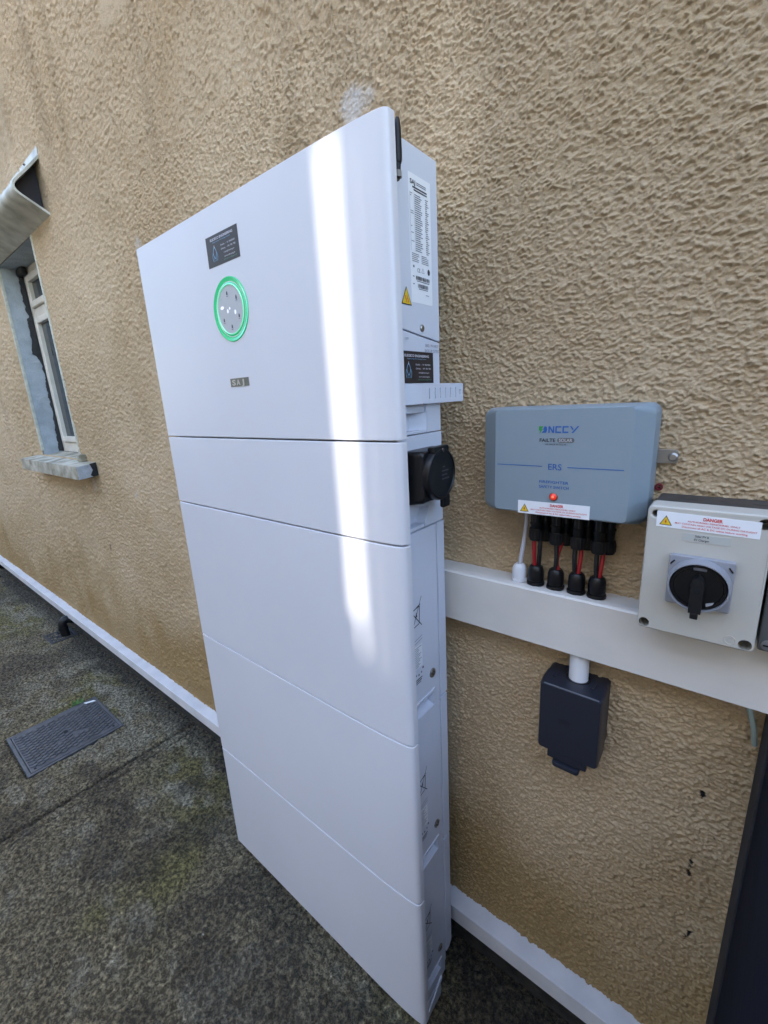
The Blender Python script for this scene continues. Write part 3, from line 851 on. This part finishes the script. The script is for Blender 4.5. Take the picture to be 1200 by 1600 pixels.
# black socket with round flap on the control module
sc = MB()
def scx(d): return BX1 + d
sc.loft([[(BX1 - .001, .5255 + (y - .5255) * 1.0, z) for y, z in rrect(.5255, .618, -.1625, -.0785, .006)],
         [(BX1 + .030, y, z) for y, z in rrect(.5300, .607, -.157, -.0775, .007)],
         [(BX1 + .034, y, z) for y, z in rrect(.5340, .603, -.154, -.0800, .007)]], M_BLACK)
sock = sc.build('power_socket', TW, angle=40)
mb = MB()
cy_, cz_ = .572, -.1160
mb.lathe([(.0405, .030), (.0405, .040), (.0385, .0435), (.036, .0440), (.0345, .0425), (0, .0425)], (BX1, cy_, cz_), (1, 0, 0), M_BLACK, 48)
mb.box(BX1 + .030, BX1 + .043, cy_ - .022, cy_ + .022, cz_ + .030, cz_ + .0430, M_BLACK, .003)
mb.box(BX1 + .034, BX1 + .0425, cy_ + .004, cy_ + .024, cz_ - .055, cz_ - .034, M_BLACK, .003)
mb.build('round_flap', sock)
mb = MB()
mb.lathe([(.0035, 0), (.003, .002), (0, .0024)], (BX1 + .0425, cy_ + .002, cz_ + .0365), (1, 0, 0), M_DARKST, 12, True, False); mb.build('hinge_pin', sock); mb = MB()
P = Plane((BX1 + .0425, cy_ - .006, cz_ + .012), (0, 1, 0), (0, 0, -1))
for j, w_ in enumerate((.010, .020, .016, .022)): rect(mb, P, .004 - (.0 if j else -.003), j * .0062, .004 + w_, j * .0062 + .0022, .0006, mat('embossed_grey', (.06, .06, .065), .35))
mb.build('flap_mark', sock)

# aerial
aer = MB()
AX, AY = -.3765, .5236
aer.lathe([(.0046, 0), (.0056, .003), (.0057, .012), (.0046, .036), (.0034, .046), (.0024, .0495), (.0, .0508)], (AX, AY, .2862), (0, .05, 1), M_BLACKM, 18, True, False)
aer.cyl((AX, AY - .0005, .277), (AX, AY, .287), .0040, M_BLACKM, 14)
aerial = aer.build('aerial', TW)
mb = MB()
mb.lathe([(.0054, 0), (.0054, .007), (.0048, .0075)], (AX, AY - .0006, .2705), (0, 0, 1), M_DARKST, 6)
mb.cyl((BX1 - .002, AY + .001, .271), (AX, AY - .0006, .271), .0040, M_DARKST, 12); mb.cyl((BX1 - .001, AY + .001, .271), (BX1 + .003, AY + .001, .271), .0060, M_DARKST, 6)
mb.build('brass_connector', aerial)

# ------------------------------------------------------------------ trunking on the wall
TX0, TX1 = -.46, .0705
TY, TZ0, TZ1 = .671, -.4175, -.3195
trunk = empty('cable_trunking', (-.19, .70, -.3685))
tag(trunk, 'wide white cable trunking fixed across the wall right of the battery tower', 'trunking')
mb = MB(); mb.box(TX0, TX1, TY + .006, YW + .004, TZ0 + .001, TZ1 - .0005, M_PVC, .0015); mb.build('trunking_base', trunk)
mb = MB()
mb.prism([(TY, TZ0 - .0005), (TY, TZ1 - .003), (TY + .003, TZ1), (TY + .012, TZ1 + .0012), (TY + .012, TZ1 - .001), (TY + .005, TZ1 - .004), (TY + .005, TZ0 + .002), (TY + .010, TZ0 + .0005), (TY + .010, TZ0 - .0012), (TY + .002, TZ0 - .0012)], 0, TX0 - .001, TX1 + .0005, M_PVC)
mb.build('trunking_lid', trunk, angle=25)
GX = [-.2435, -.2105, -.1775, -.1470]
GY = .6955
def gland(x, mt, white=False):
    mb = MB()
    if white:
        mb.lathe([(.0135, 0), (.0138, .004), (.0132, .006)], (x, GY, TZ1 + .001), (0, 0, 1), mt, 6)
        mb.lathe([(.0118, .006), (.0124, .010), (.0118, .022), (.0095, .028), (.0062, .031)], (x, GY, TZ1 + .001), (0, 0, 1), mt, 20)
    else:
        mb.lathe([(.0142, 0), (.0145, .003), (.0138, .0048), (.0120, .0052), (.0120, .0075), (.0128, .0082), (.0130, .0185), (.0124, .0205)], (x, GY, TZ1 + .001), (0, 0, 1), mt, 22)
        mb.lathe([(.0128, .0205), (.0126, .026), (.0108, .0315), (.0078, .034), (.006, .0335)], (x, GY, TZ1 + .001), (0, 0, 1), mt, 22)
    return mb.build('cable_gland', trunk)
gw = gland(-.2720, mat('white_gland', (.66, .68, .72), .4), True); gw['label'] = 'white cable gland left of the black ones'
for x in GX: gland(x, M_BLACK)

# ------------------------------------------------------------------ firefighter switch box
ERS = empty('safety_switch_box', (-.2075, YW, -.106))
tag(ERS, 'grey blue firefighter safety switch box with a red button above the trunking', 'switch box')
def ring3(x0, x1, z0, z1, y, r): return [(p[0], y, p[1]) for p in rrect(x0, x1, z0, z1, r, 6)]
mb = MB()
mb.loft([ring3(-.3290, -.0868, -.1890, -.0232, .7185, .014), ring3(-.3290, -.0868, -.1890, -.0232, .6790, .014), ring3(-.3278, -.0878, -.1885, -.0236, .6745, .015),
         ring3(-.2990, -.1045, -.1820, -.0250, .6475, .006), ring3(-.2965, -.1065, -.1800, -.0262, .6450, .006)], M_ERS)
mb.build('housing', ERS, angle=22)
FP = Plane((-.2965, .6450, -.0262), (1, 0, 0), (0, 0, -1))
def fx(x, z): return x + .2965, -.0262 - z
mb = MB(); q = .0003
X, Y = fx(-.2292, -.0500)
# stylised logo: green half, blue half with a bolt between, then letters
poly(mb, FP, [(X, Y), (X + .0065, Y), (X + .0035, Y + .0042), (X + .0058, Y + .0042), (X + .0012, Y + .0105), (X + .0020, Y + .0062), (X, Y + .0060)], q, M_GRN)
poly(mb, FP, [(X + .0080, Y), (X + .0112, Y + .0005), (X + .0122, Y + .0050), (X + .0105, Y + .0092), (X + .0040, Y + .0094), (X + .0082, Y + .0050), (X + .0062, Y + .0050)], q, M_BLUE)
for i, ch in enumerate('NCCY'):
    x0 = X + .0138 + i * .0098; w_ = .0082; t_ = .0019; hh = .0094
    if ch == 'N':
        rect(mb, FP, x0, Y, x0 + t_, Y + hh, q, M_BLUE); rect(mb, FP, x0 + w_ - t_, Y, x0 + w_, Y + hh, q, M_BLUE)
        poly(mb, FP, [(x0, Y), (x0 + t_ * 1.2, Y), (x0 + w_, Y + hh), (x0 + w_ - t_ * 1.2, Y + hh)], q + .0001, M_BLUE)
    elif ch == 'C':
        rect(mb, FP, x0, Y, x0 + t_, Y + hh, q, M_BLUE); rect(mb, FP, x0 + t_, Y, x0 + w_, Y + t_, q, M_BLUE); rect(mb, FP, x0 + t_, Y + hh - t_, x0 + w_, Y + hh, q, M_BLUE)
    else:
        poly(mb, FP, [(x0, Y), (x0 + .0022, Y), (x0 + .0052, Y + .0042), (x0 + .0040, Y + .0058)], q, M_BLUE)
        poly(mb, FP, [(x0 + .0102, Y), (x0 + .0125, Y), (x0 + .0050, Y + hh), (x0 + .0024, Y + hh)], q, M_BLUE)
X, Y = fx(-.2275, -.0675)
text(mb, FP, 'FAILTE', X, Y, .0225, .0048, q, M_INK, 0, .02)
poly(mb, FP, [(X + .025 + a, Y - .0012 + c_) for a, c_ in rrect(0, .0235, 0, .0068, .0033, 4)], q, mat('logo_grey', (.12, .12, .13), .5))
text(mb, FP, 'SOLAR', X + .0275, Y, .0185, .0044, q + .0003, mat('logo_pale', (.42, .44, .46), .5), 0, .02)
text(mb, FP, '- WE MADE IN SOLAR -', X + .006, Y + .0070, .034, .0024, q, M_INK)
X, Y = fx(-.2135, -.1040)
text(mb, FP, 'ERS', X, Y, .0190, .0088, q, M_BLUE, 0, .005)
xa, ya = fx(-.2925, -.1082); xb, _ = fx(-.2225, 0); stroke(mb, FP, [(xa, ya), (xb, ya)], .0011, q, M_BLUE)
xa, ya = fx(-.1865, -.1082); xb, _ = fx(-.1140, 0); stroke(mb, FP, [(xa, ya), (xb, ya)], .0011, q, M_BLUE)
X, Y = fx(-.2258, -.1290)
text(mb, FP, 'FIREFIGHTER', X, Y, .0420, .0040, q, M_BLUE, 0, .01); text(mb, FP, 'SAFETY SWITCH', X, Y + .0075, .0425, .0040, q, M_BLUE, 0, .01)
mb.build('printed_lettering', ERS, fix=False)
mb = MB()
lc = (-.2040, .6450, -.1525)
mb.lathe([(.0062, -.002), (.0062, .0012), (.0052, .0018)], lc, (0, -1, 0), M_DARKST, 24, True, False)
mb.lathe([(.0052, .0010), (.0048, .0026), (.0028, .0042), (.0, .0046)], lc, (0, -1, 0), M_LENS, 24, False, False)
disc(mb, Plane(lc, (1, 0, 0), (0, 0, -1)), .0002, -.0004, .0022, .0048, M_LENSC, 14, .0019)
mb.build('red_button', ERS)
def danger(P, w, h, name, parent, big=1.0):
    mb = MB()
    film(mb, P, 0, 0, w, h, .0003, M_LABEL)
    q = .0006
    hv = h * .70
    bolt_sign(mb, P, w * .10, h * .86, hv * .98, q)
    text(mb, P, 'DANGER', w * .47, h * .12, w * .185, h * .19, q, M_RED, 0, .035)
    text(mb, P, 'AUTHORISED PERSONNEL ONLY', w * .32, h * .40, w * .50, h * .095, q, M_RED, 0, .012)
    text(mb, P, 'MAY CONTAIN HIGH VOLTAGE DC DURING DAYLIGHT', w * .195, h * .585, w * .775, h * .095, q, M_RED, 0, .012)
    text(mb, P, 'Disconnect all AC & DC cables before working', w * .27, h * .77, w * .62, h * .105, q, M_RED, 0, .012)
    return mb.build(name, parent, fix=False)
danger(Plane((-.2575, .6449, -.1627), (1, 0, .010), (0, 0, -1)), .1045, .0200, 'danger_sticker', ERS)
mb = MB()      # metal fixing tab
plate_holes(mb, -.0920, -.0612, -.1065, -.0875, .7125, .7150, .005, [(-.0675, -.0975, .0032)], M_STEEL, .0005)
mb.lathe([(.0062, 0), (.0060, .0028), (.0040, .0042), (.0, .0042)], (-.0675, .7122, -.0975), (0, -1, 0), M_STEEL, 18, True, False)
mb.build('fixing_tab', ERS)
mb = MB()
mb.box(-.262, -.125, .674, .716, -.1900, -.1880, M_BLACK); mb.build('connector_plate', ERS)
for i, x in enumerate(GX):
    for fr, (ox, y) in enumerate(((-.001, .6915), (.0085, .7085))):
        mb = MB(); zt = -.1885; dz = -.002 * i - (.004 if fr else 0)
        mb.lathe([(.0088, 0), (.0088, .020), (.0098, .0205), (.0098, .0225), (.0088, .024), (.0084, .0300 - dz), (.0072, .032 - dz)], (x + ox, y, zt), (0, 0, -1), M_BLACK, 20)
        for kx in (-1, 1):
            mb.box(x + ox + kx * .0028 - .0008, x + ox + kx * .0028 + .0008, y - .0098, y - .0080, zt - .019, zt - .002, mat('glossy_black_rib', (.05, .05, .055), .15), .0003)
        o = mb.build('cable_connector', ERS)
        mb = MB()
        mb.lathe([(.0102, .030 - dz), (.0108, .0325 - dz), (.0106, .0470 - dz), (.0094, .0505 - dz), (.006, .0515 - dz)], (x + ox, y, zt), (0, 0, -1), M_BLACKM, 20)
        for kk in range(14):
            a = 2 * math.pi * kk / 14; cx_, cy2 = x + ox + .0106 * math.cos(a), y + .0106 * math.sin(a)
            mb.cyl((cx_, cy2, zt - .0335 + dz), (cx_, cy2, zt - .0465 + dz), .0009, M_BLACKM, 5)
        mb.build('ribbed_nut', o)
def cable(x0, x1, y0, y1, z0, z1, mt, r, bow, name, label):
    pts = []
    for i in range(9):
        t2 = i / 8; s2 = t2 * t2 * (3 - 2 * t2)
        pts.append((x0 + (x1 - x0) * s2 + bow * math.sin(math.pi * t2), y0 + (y1 - y0) * s2 - .002 * math.sin(math.pi * t2), z0 + (z1 - z0) * t2))
    mb = MB(); mb.tube(pts, r, mt, 12)
    o = mb.build(name, None, (x0, y0, z0)); tag(o, label, 'cable', 'cables between the switch box and the trunking')
order = ['leftmost', 'second from the left', 'third from the left', 'rightmost']
zt = -.236; zg = TZ1 + .030
cfg = [((-.0035, .0060), (.0, .0008)), ((.0065, -.0015), (-.004, .002)), ((.0030, -.0040), (.001, -.001)), ((.0040, -.0030), (.001, .0))]
for i, x in enumerate(GX):
    (rx, bx), (rb, bb) = cfg[i]
    g_ = ('first', 'second', 'third', 'fourth')[i]
    cable(x + rx, x + rx * .6, .6920 if i == 0 else .7, GY - .001, zt - .002 * i, zg, M_REDW, .0034, rb, 'solar_cable', 'red cable entering the %s black gland from the left' % g_)
    cable(x + bx, x + bx * .6, .6935, GY - .002 + .004 * (bx * rx < 0) * (i == 0), zt - .002 * i, zg, M_BLKW, .0036, bb, 'solar_cable', 'black cable entering the %s black gland from the left' % g_)
cable(-.2640, -.2715, .700, GY, -.186, TZ1 + .030, M_GREYW, .0036, .0030, 'control_cable', 'thin grey cable dropping into the white gland')

# ------------------------------------------------------------------ rotary isolator
ISO = empty('rotary_isolator', (-.018, YW, -.229))
tag(ISO, 'light grey isolator box with a black rotary handle and danger sticker', 'isolator')
IX0, IX1, IZ0, IZ1, IY = -.0790, .0424, -.3135, -.1455, .620
mb = MB()
mb.box(IX0 + .002, IX1 - .002, .6535, YW - .012, IZ0 + .001, IZ1 - .001, M_ISOB, .004)
for kx in (-.042, .0, .030): mb.lathe([(.009, 0), (.009, .0006), (.007, .0008)], (kx, .683, IZ1 - .0014), (0, 0, 1), M_ISOB, 20)
mb.box(IX0 + .01, IX1 - .01, YW - .013, YW + .004, IZ0 + .006, IZ1 - .01, M_ISOB)
mb.build('enclosure_base', ISO)
mb = MB()
hs = [(IX0 + .0080, IZ0 + .0085, .0040), (IX1 - .0085, IZ0 + .0085, .0044), (IX0 + .0090, IZ1 - .0105, .0042), (IX1 - .0085, IZ1 - .0105, .0042)]
plate_holes(mb, IX0, IX1, IZ0, IZ1, IY, .6530, .004, hs, M_ISO, .0022)
lid = mb.build('enclosure_lid', ISO, angle=40)
for hx, hz, hr in hs:
    mb = MB(); mb.lathe([(.0036, 0), (.0034, .004), (.0, .0042)], (hx, .650, hz), (0, -1, 0), M_DARKST, 14, True, False); mb.build('lid_screw', lid)
mb = MB()
P = Plane((IX1 - .0225, IY, IZ0 + .0105), (1, 0, 0), (0, 0, -1))
mb.lathe([(.0058, 0), (.0056, .0005), (.0050, .0005), (.0048, .0)], (IX1 - .0230, IY, IZ0 + .0105), (0, -1, 0), M_ISO, 24, False, False)
stroke(mb, P, [(.0015 + .003 * math.cos(math.radians(a)) - .0015, .003 * math.sin(math.radians(a))) for a in range(40, 330, 29)], .0009, .0004, mat('embossed_lid', (.44, .44, .42), .4))
mb.build('moulded_mark', lid)
danger(Plane((-.0688, .6198, -.1518), (1, 0, -.022), (0, 0, -1)), .1000, .0196, 'danger_sticker', ISO)
mb = MB(); P = Plane((-.0405, .6199, -.1762), (1, 0, 0), (0, 0, -1))
film(mb, P, 0, 0, .0475, .0100, .0004, mat('clear_label', (.46, .47, .44), .2))
text(mb, P, 'Solar PV &', .0130, .0012, .0135, .0025, .0006, M_INK, 0, .015); text(mb, P, 'EV Charger', .0122, .0056, .0150, .0025, .0006, M_INK, 0, .015)
mb.build('circuit_label', ISO, fix=False)
KX, KZ = -.0178, -.2357
mb = MB()
plate_holes(mb, KX - .0325, KX + .0325, KZ - .0315, KZ + .0325, .6130, .6202, .0015, [], M_PLATE, .0012)
mb.lathe([(.0318, .0), (.0312, .012), (.0302, .0155), (.0290, .0155), (.0285, .011)], (KX, .6132, KZ), (0, -1, 0), M_PLATE, 48, False, False)
pl = mb.build('grey_mounting_plate', ISO, angle=40)
for sx in (-1, 1):
    mb = MB(); mb.prism([(KX + sx * .0300, KZ + .0200), (KX + sx * .0260, KZ + .0255), (KX + sx * .0272, KZ + .0262), (KX + sx * .0312, KZ + .0210)], 1, .6118, .6135, M_BLACK); mb.build('dark_slot', pl)
mb = MB()
mb.lathe([(.0288, .0), (.0288, .0110), (.0272, .0128), (.0250, .0128), (.0242, .0105), (.0, .0105)], (KX, .6128, KZ), (0, -1, 0), M_BLACK, 48)
mb.prism([(KX - .0062, KZ - .0300), (KX + .0062, KZ - .0300), (KX + .0068, KZ + .0040), (KX + .0050, KZ + .0120), (KX, KZ + .0170), (KX - .0050, KZ + .0120), (KX - .0068, KZ + .0040)], 1, .5890, .6035, M_BLACKM, .0018)
mb.box(KX - .0040, KX + .0040, .5885, .6000, KZ - .0365, KZ - .0290, M_BLACKM, .001)
kn = mb.build('rotary_handle', ISO, angle=40)
mb = MB()
mb.box(KX - .0066, KX + .0066, .6005, .6026, KZ + .0205, KZ + .0245, mat('grey_pointer', (.10, .10, .11), .4), .0008); mb.build('pointer_window', kn); mb = MB()
mb.prism([(KX + .0095, KZ - .0190), (KX + .0170, KZ - .0160), (KX + .0150, KZ - .0220), (KX + .0100, KZ - .0225)], 1, .6010, .6024, mat('pale_pointer', (.40, .40, .42), .4))
mb.build('pointer_window', kn)
mb = MB(); mb.prism([(KX - .0030, KZ - .0038), (KX + .0030, KZ - .0038), (KX + .0030, KZ + .0012), (KX - .0030, KZ + .0012)], 1, .5884, .5896, mat('deep_black', (.003, .003, .003), .9)); mb.build('padlock_hole', kn)

# ------------------------------------------------------------------ dark box beyond the isolator
B2 = empty('junction_box', (.10, YW, -.25))
tag(B2, 'dark grey junction box at the right edge behind the isolator', 'junction box')
mb = MB(); mb.box(.0478, .168, .6480, YW + .004, -.3178, -.1700, M_BOX2, .006, 3); mb.build('box_body', B2)
mb = MB(); mb.box(.0462, .1695, .6400, .6482, -.3176, -.1690, M_BOX2, .003); mb.build('box_lid', B2)
for sx, sz in ((.0560, -.3085), (.159, -.3085), (.0560, -.1785), (.159, -.1785)):
    mb = MB(); mb.lathe([(.0072, 0), (.0070, .0014), (.0058, .0020), (.0, .0020)], (sx, .6402, sz), (0, -1, 0), mat('grey_lid_screw', (.15, .155, .16), .35), 22, True, False)
    mb.box(sx - .0050, sx + .0050, .6378, .6384, sz - .0009, sz + .0009, M_BLACK); mb.build('lid_screw', B2)

# ------------------------------------------------------------------ weatherproof socket under the trunking
SB = empty('outdoor_socket', (-.1645, YW, -.54))
tag(SB, 'dark navy weatherproof socket box hanging under the white trunking', 'socket box')
mb = MB()
mb.loft([ring3(-.2160, -.1200, -.5960, -.4730, .7230, .006), ring3(-.2160, -.1200, -.5960, -.4725, .6960, .006)], M_SOCK)
mb.build('back_box', SB, angle=40)
mb = MB()
mb.loft([ring3(-.2166, -.1176, -.5985, -.4712, .6945, .006), ring3(-.2160, -.1172, -.5990, -.4705, .6700, .006), ring3(-.2130, -.1165, -.5965, -.4690, .6500, .005), ring3(-.2105, -.1180, -.5945, -.4705, .6450, .005)], M_SOCK)
ld = mb.build('hinged_lid', SB, angle=22)
mb = MB(); mb.box(-.2060, -.1215, .6462, .6490, -.4706, -.4690, mat('pale_lid_edge', (.13, .135, .15), .3), .0006); mb.build('lid_ridge', ld)  # paler strip along the top front edge of the lid
mb = MB()
P = Plane((-.1830, .6449, -.5265), (1, 0, 0), (0, 0, -1))
for j in range(3): rect(mb, P, .004 + .001 * j, j * .0034, .024 - .002 * j, j * .0034 + .0013, .0002, mat('engraved_dark', (.008, .008, .011), .5))
mb.build('engraved_mark', ld)
for sx in (-.198, -.138):
    mb = MB(); mb.box(sx - .003, sx + .003, .672, .688, -.4702, -.4680, M_SOCK, .0008); mb.build('hinge_lug', SB)
mb = MB(); mb.box(-.1960, -.1330, .6470, .7000, -.6110, -.5965, M_SOCK, .002); cb = mb.build('cable_entry', SB)
mb = MB(); mb.prism(rrect(-.1870, -.1430, .6420, .672, .006), 2, -.6220, -.6140, M_SOCK, .002); mb.box(-.178, -.152, .650, .668, -.6145, -.608, M_SOCK); mb.build('lid_clasp', SB)
mb = MB()
mb.lathe([(.0200, 0), (.0200, .0020), (.0185, .0028), (.0160, .0020)], (-.1645, .6930, -.4728), (0, 0, 1), M_BLACK, 28, True, False); mb.build('rubber_collar', SB)
mb = MB(); mb.lathe([(.0152, 0), (.0152, .060)], (-.1645, .6930, -.4745), (0, 0, 1), mat('white_conduit', (.72, .73, .75), .35), 32)
tag(mb.build('conduit_pipe', None, (-.1645, .693, -.4745)), 'short white conduit between the trunking and the navy socket box', 'conduit')

# ------------------------------------------------------------------ gate at the right edge
GT = empty('side_gate', (.09, .30, GZ))
tag(GT, 'dark navy metal gate standing open at the right edge of the yard', 'gate')
mb = MB(); mb.box(.0728, .112, .6460, .7160, GZ + .01, -.432, M_POST, .002); mb.build('gate_post', GT)
mb = MB(); mb.box(.0748, .108, -.55, .6440, GZ + .04, -.436, M_GATE, .002); gl = mb.build('gate_leaf', GT)
mb = MB(); mb.tube([(.048, .712, -.415), (.050, .708, -.430), (.0565, .700, -.445), (.062, .697, -.462), (.066, .700, -.490)], .0035, M_GRNW, 10)
tag(mb.build('earth_cable', None, (.05, .71, -.42)), 'short grey green cable under the end of the trunking by the gate', 'cable')

# ------------------------------------------------------------------ ground fittings
MH = empty('inspection_cover', (-2.165, .35, GZ))
tag(MH, 'rectangular cast iron inspection cover with raised tread in the concrete', 'inspection cover')
mx0, mx1, my0, my1 = -2.325, -2.008, .190, .512
mb = MB()
fr_z = GZ + .004
for a, b_, c_, d_ in ((mx0 - .012, mx0, my0 - .012, my1 + .012), (mx1, mx1 + .012, my0 - .012, my1 + .012), (mx0, mx1, my0 - .012, my0), (mx0, mx1, my1, my1 + .012)):
    mb.box(a, b_, c_, d_, GZ - .015, fr_z, M_IRON, .001)
mb.build('cover_frame', MH)
mb = MB()
mb.box(mx0 + .002, mx1 - .002, my0 + .002, my1 - .002, GZ - .010, GZ + .005, M_IRON, .0015); lidm = mb.build('cover_lid', MH)
mb = MB()
nx_, ny_ = 13, 15
for i in range(nx_):
    for j in range(ny_):
        cx = mx0 + .022 + (i + .5 * (j % 2)) * (mx1 - mx0 - .044) / nx_ + .006; cy = my0 + .022 + j * (my1 - my0 - .044) / (ny_ - 1)
        if cx > mx1 - .02: continue
        if abs(cx - (mx0 + mx1) / 2) < .016 and abs(cy - (my0 + my1) / 2) < .012: continue
        if abs(cx - (mx0 + mx1) / 2 - .05) < .016 and abs(cy - (my0 + my1) / 2) < .075 and r3.random() < .45: continue
        rx, ry = .0090, .0165
        b4 = [(cx - rx, cy, GZ + .0048), (cx, cy - ry, GZ + .0048), (cx + rx, cy, GZ + .0048), (cx, cy + ry, GZ + .0048)]
        t4 = [(cx + (p[0] - cx) * .84, cy + (p[1] - cy) * .84, GZ + .0088) for p in b4]
        mb.add(b4 + t4, [(4, 5, 6, 7), (0, 1, 5, 4), (1, 2, 6, 5), (2, 3, 7, 6), (3, 0, 4, 7)], M_IRON)
mb.build('raised_tread', lidm)
for (hx, hy, w1, w2) in ((-2.166, .352, .011, .007), (mx0 + .018, my0 + .018, .005, .004), (mx1 - .018, my0 + .018, .005, .004), (mx0 + .018, my1 - .018, .005, .004), (mx1 - .018, my1 - .018, .006, .004)):
    mb = MB(); mb.box(hx - w1, hx + w1, hy - w2, hy + w2, GZ + .0040, GZ + .0058, mat('keyhole_black', (.006, .006, .007), .8)); mb.build('lifting_slot', lidm)
mb = MB()
V = [(-2.318, .470, GZ + .0088), (-2.300, .508, GZ + .0090), (-2.285, .512, GZ + .0088), (-2.290, .498, GZ + .0092), (-2.302, .474, GZ + .0090)]
mb.add(V + [(v[0], v[1], v[2] - .0016) for v in V], [(0, 1, 2, 3, 4)] + [(i, (i + 1) % 5, (i + 1) % 5 + 5, i + 5) for i in range(5)], M_WHITEBIT)
tag(mb.build('paper_scrap', None, (-2.30, .49, GZ)), 'small white scrap lying on the corner of the inspection cover', 'scrap')
# weed beside the cover
mb = MB(); r4 = random.Random(9)
for i in range(26):
    a = r4.uniform(0, 6.28); rr = r4.uniform(.002, .022); cx, cy = -2.352 + rr * math.cos(a), .445 + rr * math.sin(a) * 1.6
    L = r4.uniform(.010, .020); ta = r4.uniform(0, 6.28); lift = r4.uniform(.004, .014)
    d = Vector((math.cos(ta), math.sin(ta), 0)); s_ = Vector((-d.y, d.x, 0)) * L * .28; p = Vector((cx, cy, GZ + .001))
    mb.add([p, p + d * L * .5 + s_ + Vector((0, 0, lift)), p + d * L + Vector((0, 0, lift * .6)), p + d * L * .5 - s_ + Vector((0, 0, lift))], [(0, 1, 2, 3)], M_LEAF)
tag(mb.build('weed', None, (-2.352, .445, GZ), fix=False), 'tiny bright green weed growing beside the inspection cover', 'weed')

GU = empty('drain_gully', (-3.2, .62, GZ))
tag(GU, 'small black plastic gully grating in the concrete beside the wall', 'drain')
mb = MB()
ux0, ux1, uy0, uy1 = -3.305, -3.135, .555, .700
for a, b_, c_, d_ in ((ux0, ux0 + .016, uy0, uy1), (ux1 - .016, ux1, uy0, uy1), (ux0 + .016, ux1 - .016, uy0, uy0 + .016), (ux0 + .016, ux1 - .016, uy1 - .016, uy1)):
    mb.box(a, b_, c_, d_, GZ - .01, GZ + .006, M_GRATE, .001)
mb.build('grate_frame', GU)
mb = MB(); mb.box(ux0 + .01, ux1 - .01, uy0 + .01, uy1 - .01, GZ - .006, GZ + .0015, mat('drain_void', (.004, .004, .004), .9)); mb.build('drain_void', GU)
for i in range(6):
    y = uy0 + .016 + (i + .5) * (uy1 - uy0 - .032) / 6
    mb = MB(); mb.box(ux0 + .017, ux1 - .017, y - .004, y + .004, GZ + .0016, GZ + .0055, M_GRATE, .001); mb.build('grate_bar', GU)
mb = MB(); mb.box((ux0 + ux1) / 2 - .006, (ux0 + ux1) / 2 + .006, uy0 + .017, uy1 - .017, GZ + .0017, GZ + .0064, M_GRATE, .001); mb.build('grate_bar', GU)

def waste(x, y, label):
    o0 = empty('waste_pipe', (x, y, GZ)); tag(o0, label, 'pipe', 'waste pipes at the foot of the wall')
    r_ = .024; zt_ = -1.268
    q0, q1, q2 = Vector((x, y - .006, -1.285)), Vector((x, y - .002, -1.222)), Vector((x + .004, y + .048, -1.258))
    pts = [(x, y, GZ + .002), tuple(q0)]
    for i in range(1, 10):
        t2 = i / 9; pts.append(tuple(q0 * (1 - t2) ** 2 + q1 * 2 * t2 * (1 - t2) + q2 * t2 ** 2))
    pts.append((x + .006, YW + .02, -1.275))
    mb = MB(); mb.tube(pts, r_, M_BLACKM, 20); mb.build('bent_pipe', o0)
    mb = MB(); mb.cyl((x, y - .005, -1.300), (x, y - .006, -1.284), r_ + .003, M_BLACKM, 20); mb.build('pipe_socket', o0); mb = MB(); mb.cyl((x + .005, YW - .012, -1.2715), (x + .005, YW + .004, -1.2745), r_ + .003, M_BLACKM, 20); mb.build('pipe_socket', o0)
waste(-3.195, .648, 'black bent waste pipe leaving the wall above the gully grating')
waste(-4.98, .640, 'black bent waste pipe at the far left edge of the photo')

# loose grit along the wall and over the yard
mb = MB(); r5 = np.random.default_rng(21)
for i in range(70):
    x = r5.uniform(-5.2, -.2); y = r5.uniform(.30, .71) if i < 110 else r5.uniform(-.1, .6)
    if -1.08 < x < -.36 and y > .48: continue
    if abs(x + 2.165) < .18 and abs(y - .35) < .18: continue
    s_ = r5.uniform(.0015, .0032) * (1.7 if i % 17 == 0 else 1)
    bm = bmesh.new(); bmesh.ops.create_icosphere(bm, subdivisions=1, radius=s_)
    for v in bm.verts: v.co = Vector((v.co.x * r5.uniform(.8, 1.4), v.co.y * r5.uniform(.8, 1.3), v.co.z * .7)) + Vector((x, y, GZ + s_ * .3))
    mb.addbm(bm, (M_STONE, M_DEAD, M_STONE)[i % 3])
tag(mb.build('loose_grit', None, (0, 0, GZ)), 'loose pale grit scattered on the mossy concrete', None, None, 'stuff')

for o in bpy.data.objects:
    if 'org' in o: del o['org']
